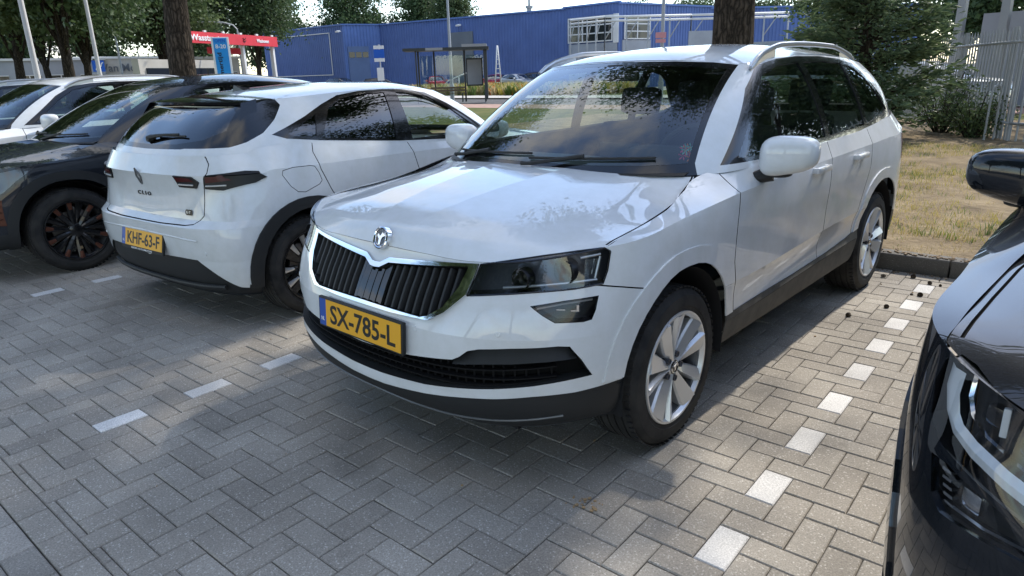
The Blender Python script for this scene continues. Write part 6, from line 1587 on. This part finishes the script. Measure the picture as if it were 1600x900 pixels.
def rect(name, i, s0, s1, z0, z1, mat, off=.09, t=.08):
    p, d = on_wall(i, (s0+s1)/2, off); return frame_box(name, (p.x, p.y, (z0+z1)/2), d, abs(s1-s0), z1-z0, t, mat, HALL)
# pale outline of the big sign on the left wing
for (s0, s1, z0, z1) in ((1.2, 12.6, 6.15, 6.23), (1.2, 12.6, 1.9, 1.98), (1.2, 1.28, 1.9, 6.2), (12.5, 12.58, 1.9, 6.2)): rect('sign_outline', 0, s0, s1, z0, z1, MT['white_b'], .10, .05)
dr = rect('loading_door', 1, .35, 2.6, .3, 4.75, MT['door_b'])
for k in range(3):
    p, d = on_wall(1, .75+.72*k, .15); f = frame_box('door_pane', (p.x, p.y, 3.9), d, .6, .55, .03, MT['dkglass'], HALL)
p, d = on_wall(0, 14.0, .3); m = MB(); m.box((p.x-1.0, p.y, .55), (6, .4, 1.1)); m.build('plinth', MT['plinth'], HALL)
rect('roller_door', 2, 9.6, 12.3, .2, 5.6, MT['door_g'])
for i, s in ((1, -.6), (2, 10.9)):
    p, d = on_wall(i, s, .5); m = MB(); m.tube([(p.x, p.y+.4, 6.2), (p.x, p.y, 6.25)], .04, 6); m.box((p.x, p.y, 6.2), (.5, .3, .14), rx=.3); m.build('wall_lamp', MT['white_b'], HALL)
# glazed corner: window grids
def grid_window(i, s0, s1, z0, z1, nx, nz):
    w = rect('window', i, s0, s1, z0, z1, MT['dkglass'], .10, .05)
    a, b = Vector(loc2(Pn[i])), Vector(loc2(Pn[i+1])); d = (b-a).normalized(); n = Vector((d.y, -d.x)); m = MB()
    for k in range(nx+1):
        p = a+d*(s0+(s1-s0)*k/nx)+n*.15; m.box((p.x, p.y, (z0+z1)/2), (.10, .08, z1-z0+.1), rz=math.atan2(d.y, d.x))
    for k in range(nz+1):
        p = a+d*((s0+s1)/2)+n*.15; m.box((p.x, p.y, z0+(z1-z0)*k/nz), (abs(s1-s0)+.1, .085, .10), rz=math.atan2(d.y, d.x))
    o = m.build('window_frame', MT['white_b'], HALL); o.parent = w
grid_window(3, .6, 5.4, 4.0, 6.0, 3, 3); grid_window(4, .5, 3.4, 4.1, 5.9, 2, 3)
rect('lower_wall', 3, .6, 5.9, .2, 3.85, MT['greywall'], .09); rect('corner_post', 3, 5.5, 6.0, 3.8, 6.1, MT['white_b'], .1, .12); rect('lower_wall', 4, .3, 3.6, .2, 4.0, MT['greywall'], .09)
m = MB(); m.lathe([(6.8, .25), (7.9, .25), (8.0, .4), (8.2, .4)], 12, 'Z', (13, 8, 0)); m.tube([(13, 8, 8), (13, 8, 9.4)], .12, 6); m.build('roof_vent', MT['steelgrey'], HALL)
# pipe canopy and scaffold in front of the corner
SC = empty('pipe_canopy', (-27, 46, 0)); tag(SC, 'white tubular canopy frame in front of the glazed hall corner', 'canopy')
cp = [(-8.2, 4.5), (-4.4, 3.9), (0.6, 9.0), (6.5, 14.5)]
for i in range(3):
    a, b = Vector(cp[i]), Vector(cp[i+1]); m = MB()
    for z in (5.35, 5.65): m.tube([(a.x, a.y, z), (b.x, b.y, z)], .09, 6)
    m.build('canopy_rail', MT['white_b'], SC)
    n = 4
    for k in range(n+1):
        p = a.lerp(b, k/n); m = MB(); m.tube([(p.x, p.y, 0), (p.x, p.y, 5.6)], .07, 6); q = a.lerp(b, min(1, (k+.5)/n)); m.tube([(p.x, p.y, 3.9), (q.x, q.y, 5.35)], .045, 5); m.build('canopy_post', MT['galv'], SC)
m = MB(); m.box((2.6, 10.0, 3.2), (5.0, .15, 2.4), rz=.75); m.build('corrugated_screen', MT['greywall'], SC)
# grey hall wing further right + container behind
ct = MB(); ct.box((0, 0, 1.6), (6.0, 2.4, 2.7), rz=.1); 
for k in range(24): ct.box((-2.9+.25*k, -1.22-.0*k+(-2.9+.25*k)*.1, 1.6), (.10, .06, 2.6), rz=.1)
tag(ct.build('container', MT['greywall'], None, (-15.2, 45, 0)), 'grey ribbed container behind the thick trunk at right', 'container')
# ------------------------------------------------------------------ car wash, showroom, other low buildings at left
WASH = empty('car_wash', (-48.7, 27.4, 0)); tag(WASH, 'car wash canopy with long red fascia sign on white posts', 'building')
wd = Vector((-4.0, 9.25)).normalized(); wnn = Vector((wd.y, -wd.x)); wa = math.atan2(wd.y, wd.x)
def wbox(name, s, off, z, L, t, h, mat, par=WASH):
    p = wd*s+wnn*off; m = MB(); m.box((p.x, p.y, z), (L, t, h), rz=wa); return m.build(name, mat, par)
fa = wbox('fascia', 0, 0, 4.42, 10.6, .3, .72, MT['signred']); wbox('canopy_roof', 1.4, -1.0, 4.35, 7.4, 1.6, .3, MT['white_b'])
wbox('lower_fascia', 1.8, -2.0, 3.75, 4.0, .2, .45, MT['signred']); wbox('wash_hall', .6, -5.4, 1.6, 8.6, .6, 3.2, MT['cream']); wbox('wash_opening', 2.2, -5.05, 1.3, 3.4, .1, 2.6, MT['dkglass']); wbox('wash_opening', -1.9, -5.05, 1.3, 2.4, .1, 2.6, MT['dkglass'])
for s in (-5.1, -1.7, 1.4, 5.1): wbox('post', s, -.25, 2.05, .22, .22, 4.1, MT['white_b'])
for k in range(6): wbox('fascia_light', -4.8+1.9*k, .1, 4.84, .25, .12, .12, MT['white_b'])
def wtext(name, t, s, z, w, h, mat, off=.158):
    p = wd*s+wnn*off; M = Matrix(((wd.x, 0, wnn.x, p.x), (wd.y, 0, wnn.y, p.y), (0, 1, 0, z), (0, 0, 0, 1))); return text_obj(name, t, mat, WASH, M, w, h, .02, .02)
wtext('wash_lettering', 'Wasstraat', -2.95, 4.42, 2.9, .40, MT['pl_w']); wtext('boxes_lettering', 'Wasboxen', 3.4, 4.42, 1.5, .26, MT['pl_w']); 
for s in (-4.7, 1.2):
    m = MB(); p = wd*s+wnn*.165
    for dz in (-.08, .08):
        a, b, c_ = p-wd*.16, p, p+wd*.16; m.tube([(a.x, a.y, 4.46+dz), (b.x, b.y, 4.36+dz), (c_.x, c_.y, 4.46+dz)], .035, 5)
    m.build('chevron_mark', MT['ink'], WASH)
TOT = empty('totem_sign', (-35.15, 19.1, .1)); tag(TOT, 'tall blue and white totem sign reading OPEN 8-20 and Zomertijd', 'sign')
td = Vector((.34, .61)).normalized(); tn = Vector((td.y, -td.x)); ta = math.atan2(td.y, td.x)
m = MB(); m.box((0, 0, 1.8), (.86, .16, 3.6), rz=ta, bev=.02); m.build('panel', MT['pl_w'], TOT)
m = MB(); p = tn*.085; m.box((p.x, p.y, 1.8), (.66, .02, 3.5), rz=ta); m.build('face', MT['signblue'], TOT)
def ttext(t, z, w, h, mat, rot=0, s=0):
    p = tn*.098+td*s; X = Vector((td.x, td.y, 0)); Y = Vector((0, 0, 1))
    if rot: X, Y = Vector((0, 0, 1)), Vector((-td.x, -td.y, 0))
    M = Matrix(((X.x, Y.x, tn.x, p.x), (X.y, Y.y, tn.y, p.y), (X.z, Y.z, 0, z), (0, 0, 0, 1))); return text_obj('totem_lettering', t, mat, TOT, M, w, h, .02, .006)
ttext('OPEN', 3.42, .5, .17, MT['roadblue']); ttext('8-20', 3.15, .5, .20, MT['pl_w']); ttext('Zomertijd', 2.05, 1.6, .27, MT['ink'], 1, -.08)
SHOW = empty('showroom', (-79, 31.2, 0)); tag(SHOW, 'pale showroom building with dark Van Mossel lettering on its wall', 'building')
sd_ = Vector((1.9, 4.9)).normalized(); sn = Vector((sd_.y, -sd_.x)); sa = math.atan2(sd_.y, sd_.x)
def sbox(name, s, off, z, L, t, h, mat):
    p = sd_*s+sn*off; m = MB(); m.box((p.x, p.y, z), (L, t, h), rz=sa); return m.build(name, mat, SHOW)
sbox('wall', 1.2, -3, 2.15, 9.6, 6, 4.3, MT['cream']); sbox('roof_edge', 1.2, .04, 4.25, 9.8, .2, .22, MT['white_b'])
for k in range(6): sbox('window', -2.6+1.5*k, .03, 1.45, 1.2, .12, 1.5, MT['dkglass'])
p = sd_*.9+sn*.02; M = Matrix(((sd_.x, 0, sn.x, p.x), (sd_.y, 0, sn.y, p.y), (0, 1, 0, 3.25), (0, 0, 0, 1))); text_obj('wall_lettering', 'Van Mossel', MT["door_g"], SHOW, M, 4.6, .78, .01, .04)
def plain_building(loc, rz, L, Dp, h, wall, label, nwin=5, name='low_building', fas=None):
    r = empty(name, loc, rz); tag(r, label, 'building'); m = MB(); m.box((0, Dp/2, h/2), (L, Dp, h)); m.build('wall', wall, r); m = MB(); m.box((0, Dp/2, h+.1), (L+.3, Dp+.3, .22)); m.build('roof', fas or MT['white_b'], r)
    for k in range(nwin):
        m = MB(); x = -L/2+L*(k+.5)/nwin; m.box((x, -.02, h*.40), (L/nwin*.72, .10, h*.5)); w = m.build('window', MT['dkglass'], r); m = MB(); m.box((x, -.09, h*.40), (.08, .04, h*.5)); m.box((x, -.09, h*.66), (L/nwin*.74, .05, .08)); o = m.build('window_frame', MT['white_b'], w)
    return r
plain_building((-80, 23.5, 0), math.radians(70), 13, 8, 4.0, MT['greywall'], 'grey blue low building at the far left behind the street trees', 5)
plain_building((-67.0, 34.4, 0), math.radians(68), 6.5, 6, 3.7, MT['cream'], 'small pale building with dark openings left of the tree trunk', 3)
# ------------------------------------------------------------------ poles, lamps, signs
MT['palepole'] = cmat('pale_pole_paint', (.48, .46, .43), .5)
def pole(loc, h, r, label, arm=None, cat='lamp post', name='lamp_post', mat='galv', grp=None):
    o = empty(name, loc); tag(o, label, cat, grp); m = MB(); m.lathe([(0, r*1.5), (.9, r*1.5), (.95, r*1.1), (h, r*.62)], 10, 'Z'); m.build('pole', MT[mat], o)
    if arm:
        ax, ay, al = arm; pts = [(0, 0, h), (ax*al*.12, ay*al*.12, h+.32), (ax*al*.45, ay*al*.45, h+.52), (ax*al, ay*al, h+.55)]; m = MB(); m.tube(pts, r*.55, 6); m.build('arm', MT[mat], o)
        m = MB(); m.box((ax*al*1.15, ay*al*1.15, h+.55), (.7, .26, .12), rz=math.atan2(ay, ax), bev=.04); m.build('lamp_head', MT['white_b'], o)
    return o
pole((-21.06, 6.36, .1), 9.5, .066, 'tall pale pole leaning into the top left corner, nearest the left edge', None, 'pole', 'flag_pole', 'palepole', 'pale poles at left')
pole((-24.36, 9.08, .1), 9.5, .058, 'tall pale pole carrying the blue sign at its foot', None, 'pole', 'flag_pole', 'palepole', 'pale poles at left')
sg_ = (-.36, -.93)
pole((-55.7, 22.3, .1), 5.1, .09, 'curved street lamp right of the blue sign', (-.37, -.93, 2.0), grp='street lamps'); pole((-71.1, 23.8, .1), 4.0, .08, 'small far curved street lamp between the two pale poles', (-.3, -.95, 1.6), grp='street lamps')
pole((-73.6, 31.3, .1), 4.6, .08, 'thin straight lamp post in front of the showroom lettering', None, grp='street lamps'); pole((-53.8, 30.83, .1), 5.4, .10, 'curved street lamp standing in front of the red sign', (-.55, -.83, 2.2), grp='street lamps')
pole((-29.3, 29.9, .1), 8.5, .085, 'straight lamp post rising behind the bus shelter', None, grp='street lamps'); LP = pole((-13.97, 26.55, .1), 8.0, .075, 'lamp post with pink notices left of the thick trunk', None, grp='street lamps')
m = MB(); m.box((-.02, -.10, 2.72), (.42, .02, .22), rz=.5); m.box((-.02, -.10, 2.50), (.40, .02, .14), rz=.5); m.build('notice', cmat('pink_notice', (.60, .30, .32), .6), LP)
BS = empty('road_sign', (-26.0, 9.7, .1)); tag(BS, 'small square blue road sign low on the second pale pole', 'sign')
m = MB(); m.box((0, 0, 2.02), (.36, .03, .36), rz=1.2); m.build('face', MT['roadblue'], BS); m = MB(); m.tube([(-.03, .02, 0), (-.03, .02, 2.2)], .03, 6); m.build('post', MT['galv'], BS)
m = MB(); vdir = (math.cos(1.2), math.sin(1.2)); nn_ = (vdir[1], -vdir[0])
for s_, z_ in ((-.09, 1.98), (.06, 2.08)): m.tube([(s_*vdir[0]+nn_[0]*.02, s_*vdir[1]+nn_[1]*.02, z_-.09), ((s_+.03)*vdir[0]+nn_[0]*.02, (s_+.03)*vdir[1]+nn_[1]*.02, z_), ((s_+.08)*vdir[0]+nn_[0]*.02, (s_+.08)*vdir[1]+nn_[1]*.02, z_+.06)], .018, 5)
m.build('arrow_mark', MT['pl_w'], BS)
# bus shelter
SH = empty('bus_shelter', (-27.0, 27.5, .1), math.atan2(2.55, 2.95)); tag(SH, 'dark framed glass bus shelter with flat roof by the road', 'bus shelter')
def sbx(name, c, d, mat, par=SH, bev=0): m = MB(); m.box(c, d, bev=bev); return m.build(name, mat, par)
for x in (-1.75, -.9, .75, 1.85): sbx('post', (x, .65 if abs(x) > 1 else .7, 1.35), (.09, .09, 2.7), MT['darksteel'])
for x in (-1.75, 1.85): sbx('post', (x, -.55, 1.35), (.07, .07, 2.7), MT['darksteel'])
sbx('roof', (-.15, .05, 2.74), (4.5, 1.6, .14), MT['darksteel']); sbx('roof_sign', (-.75, -.76, 2.74), (.9, .03, .13), MT['steelgrey']); sbx('side_frame', (1.9, .05, 1.5), (.18, 1.3, 2.75), MT['darksteel']); sbx('roof_end', (1.35, .05, 2.88), (1.3, 1.62, .14), MT['steelgrey'])
for x0, x1 in ((-1.7, -.95), (-.85, .7), (.8, 1.8)): sbx('pane', ((x0+x1)/2, .66, 1.4), (x1-x0-.06, .012, 2.1), MT['pane'])
sbx('poster', (1.28, .60, 1.55), (.78, .05, 1.3), MT['greywall']); sbx('poster_frame', (1.28, .63, 1.55), (.9, .04, 1.45), MT['darksteel'])
BN = empty('bench', (-27.15, 27.35, .1), math.atan2(2.55, 2.95)); tag(BN, 'brown slatted bench inside the bus shelter', 'bench')
for k in range(3): sbx('slat', (.0, .18+.12*k, .48), (1.9, .09, .035), MT['wood'], BN)
for k in range(2): sbx('slat', (.0, .55, .62+.14*k), (1.9, .03, .10), MT['wood'], BN)
for x in (-.8, .8): sbx('leg', (x, .32, .24), (.06, .40, .46), MT['darksteel'], BN)
STP = empty('bus_stop_sign', (-33.9, 28.5, .1)); tag(STP, 'bus stop sign with white and blue panels left of the shelter', 'sign')
sa2 = math.atan2(.763, .647)*0+.70; m = MB(); m.tube([(0, 0, 0), (0, 0, 3.3)], .04, 8); m.build('post', MT['galv'], STP)
for z, h, mt in ((3.15, .20, 'pl_w'), (2.78, .48, 'roadblue'), (2.42, .20, 'pl_w'), (1.6, .75, 'pl_w')): m = MB(); m.box((.02, -.05, z), (.62 if z > 2 else .4, .04, h), rz=.70); m.build('panel', MT[mt], STP)
# white handrail ramp and ladder frame near the hall
RM = empty('handrail', (-41.2, 43.5, .1), .75); tag(RM, 'white sloping handrail seen through the bus shelter glass', 'handrail')
m = MB(); m.tube([(-1.6, 0, .7), (-1.3, 0, 1.0), (1.4, 0, 2.0)], .05, 6); m.build('rail', MT['white_b'], RM)
for x, z in ((-1.5, .8), (-.4, 1.35), (1.2, 1.95)): m = MB(); m.tube([(x, 0, 0), (x, 0, z)], .05, 6); m.build('post', MT['white_b'], RM)
LD = empty('ladder', (-39.2, 45.6, .1), .75); tag(LD, 'white A-frame ladder seen through the bus shelter glass', 'ladder')
for x0, x1 in ((-.30, .0), (.32, .04)): m = MB(); m.tube([(x0, 0, 0), (x1, 0, 3.7)], .05, 6); m.build('stile', MT['white_b'], LD)
for k in range(8): f = .1+.1*k; m = MB(); m.tube([(-.3*(1-f), 0, 3.7*f), (.32-.28*f, 0, 3.7*f)], .025, 5); m.build('rung', MT['white_b'], LD)
# ------------------------------------------------------------------ metal fence and steel frame at right
FN = empty('metal_fence', (0, 0, .1)); tag(FN, 'galvanised vertical bar fence at the right edge behind the verge', 'fence')
fp = [(-4.3, 21.9), (-1.1, 15.2), (3.2, 12.6)]; mbar = MB(); mbar.lathe([(0, .017), (1.85, .017), (1.93, .002)], 8, 'Z'); bme = mbar.mesh('fence_bar', [MT['galv']])
for a, b in zip(fp[:-1], fp[1:]):
    a, b = Vector(a), Vector(b); L = (b-a).length; n = int(L/.145)
    for k in range(n): p = a.lerp(b, k/n); link_mesh('fence_bar', bme, None, FN, (p.x, p.y, 0))
    for z in (.3, 1.68): m = MB(); m.tube([(a.x, a.y, z), (b.x, b.y, z)], .026, 6); m.build('fence_rail', MT['galv'], FN)
    for k in range(0, n, 16): p = a.lerp(b, k/n); m = MB(); m.box((p.x, p.y+.06, .97), (.07, .07, 1.94)); m.build('fence_post', MT['galv'], FN)
for k, (x, y) in enumerate([(-3.05, 18.4), (-2.35, 17.3), (-1.45, 15.2), (-.6, 14.2)]):
    m = MB(); pts = [(0, 0, 0), (0, 0, .85), (.04, 0, .93), (.10, 0, .96), (.16, 0, .93), (.20, 0, .85), (.20, 0, 0)]; m.tube(pts, .02, 7)
    tag(m.build('bike_stand', MT['galv'], None, (x, y, .1), (0, 0, .9)), ['bent steel hoop left of the others beside the conifer', 'bent steel hoop, second from the conifer', 'bent steel hoop, third from the conifer', 'bent steel hoop nearest the right edge'][k], 'hoop', 'steel hoops on the verge')
ST = empty('steel_frame', (-3.0, 26.0, .1)); tag(ST, 'grey steel column frame with diagonal braces behind the fence', 'structure')
cols = [(-.6, 0), (.55, -.3), (1.7, -.6), (2.9, -.9)]
for x, y in cols: m = MB(); m.box((x, y, 2.2), (.22, .22, 4.4), rz=-.25); m.build('column', MT['galv'], ST)
for z in (3.55, 4.3): m = MB(); m.tube([(-2.6, .6, z), (3.4, -1.05, z)], .08, 6); m.build('beam', MT['galv'], ST)
for (x, y), (x2, y2) in zip(cols[:-1], cols[1:]): m = MB(); m.tube([(x, y, 4.2), (x2, y2, 2.9)], .05, 6); m.build('brace', MT['galv'], ST)
m = MB(); m.box((1.6, 1.6, 1.4), (3.4, 1.2, 2.8), rz=-.25); m.build('cabin', MT['greywall'], ST)
bl = MB(); bl.box((0, 0, .75), (1.5, .8, 1.4), rz=.2, bev=.02)
for k in range(6): bl.box((-.62+.25*k, -.42, .75), (.06, .05, 1.3), rz=.2)
tag(bl.build('waste_container', MT['steelgrey'], None, (-.35, 19.5, .1)), 'grey ribbed waste container behind the fence at the right edge', 'container')
# ------------------------------------------------------------------ other cars
KEEP = {'body_shell', 'bonnet', 'roof', 'pillars', 'windscreen', 'windscreen_border', 'side_window', 'window_frame', 'rear_window', 'rear_window_border', 'wheel', 'tyre', 'spoke_inserts', 'wheel_arch_cladding', 'wheel_arch_flare', 'wheel_arch_trim', 'sill_cladding', 'rear_diffuser', 'front_valance', 'headlight', 'headlight_lens', 'grille', 'grille_surround', 'intake', 'tail_lamp', 'roof_rail', 'door_mirror', 'interior_lining', 'underbody', 'roof_spoiler', 'shut_lines', 'rear_lamp', 'fog_lamp', 'wheel_well', 'rear_bumper_cladding', 'seat', 'dashboard', 'wiper', 'mirror_base', 'cowl_panel', 'head_restraint'}
def copy_car(src, name, loc, rz, mat, label, grp, old):
    r = empty(name, loc, rz); tag(r, label, 'car', grp)
    def rec(o, par):
        if o.name.split('.')[0] not in KEEP: return
        c = o.copy(); COL.objects.link(c); c.parent = par
        if mat is not None:
            for i, s in enumerate(c.material_slots):
                if s.material == old: s.link = 'OBJECT'; c.material_slots[i].material = mat
        for ch in o.children: rec(ch, c)
    for ch in src.children: rec(ch, r)
    return r
W_ = MT['white']
copy_car(SK, 'suv', (-10.05, 2.05, 0), .02, None, 'white car with roof rails behind the graphite crossover', 'white cars at far left', W_)
copy_car(SK, 'suv', (-12.8, 1.9, 0), .0, None, 'white car cut off at the left edge, farthest left of the bays', 'white cars at far left', W_)
far = 'cars parked along the blue hall'
copy_car(CL, 'hatchback', (-47.5, 46.6, .06), .9, MT['red'], 'small red car seen through the middle of the bus shelter', far, W_)
copy_car(CL, 'hatchback', (-53.0, 46.2, .06), 2.4, MT['black'], 'dark car parked left of the bus shelter post', far, W_)
copy_car(CR, 'crossover', (-58.5, 45.2, .06), 1.6, MT['black'], 'black car parked at the loading door beside the bus stop sign', far, MT['grey'])
copy_car(CL, 'hatchback', (-42.6, 48.6, .06), .4, MT['red'], 'red car just right of the bus shelter', far, W_)
copy_car(CL, 'hatchback', (-38.2, 48.4, .06), 1.35, MT['silver'], 'silver hatchback parked by the meadow right of the shelter', far, W_)
copy_car(CR, 'crossover', (-36.6, 50.5, .06), 1.9, MT['black'], 'dark car next to the silver hatchback by the blue wall', far, MT['grey'])
copy_car(CL, 'hatchback', (-2.6, 23.0, .06), 1.2, MT['silver'], 'silver car parked behind the metal fence', 'cars behind the fence', W_)
copy_car(SK, 'suv', (-55, 27.5, .06), 1.1, MT['red'], 'red car in front of the car wash right of the totem', 'cars at the car wash', W_)
copy_car(SK, 'suv', (-31, 13.2, .06), 1.3, None, 'white car roof showing left of the mossy trunk', 'cars at the car wash', W_)
copy_car(CL, 'hatchback', (-60, 20.5, .06), 1.2, MT['blue_car'], 'blue car parked left of the pale showroom', 'cars at the car wash', W_)
# paper flower ornament on the dashboard of the white SUV
fl = MB(); rr2 = np.random.default_rng(2)
for k in range(26):
    a = rr2.uniform(0, 6.28); q = rr2.uniform(.01, .06); c = Vector((q*math.cos(a)*1.3, q*.5*math.sin(a), .03+rr2.uniform(0, .06)))
    for j in range(5):
        t = 2*math.pi*j/5; d = Vector((math.cos(t), -.5, math.sin(t)))*.016; e = Vector((math.cos(t+.5), -.5, math.sin(t+.5)))*.016
        fl.add([c, c+d, c+(d+e)*.75, c+e], [(0, 1, 2, 3)], False, k % 3)
fo_ = fl.build('flower_ornament', [pmat('flower_orange', (.85, .22, .03), .7), pmat('flower_pink', (.75, .08, .22), .7), pmat('flower_teal', (.15, .5, .45), .7)], None, (SK.matrix_world if False else Matrix.Translation(SK.location) @ Matrix.Rotation(-.0428, 4, 'Z')) @ Vector((.60, .66, 1.045)), (0, 0, -.04))
tag(fo_, 'orange and pink flower ornament behind the windscreen of the white SUV', 'ornament')
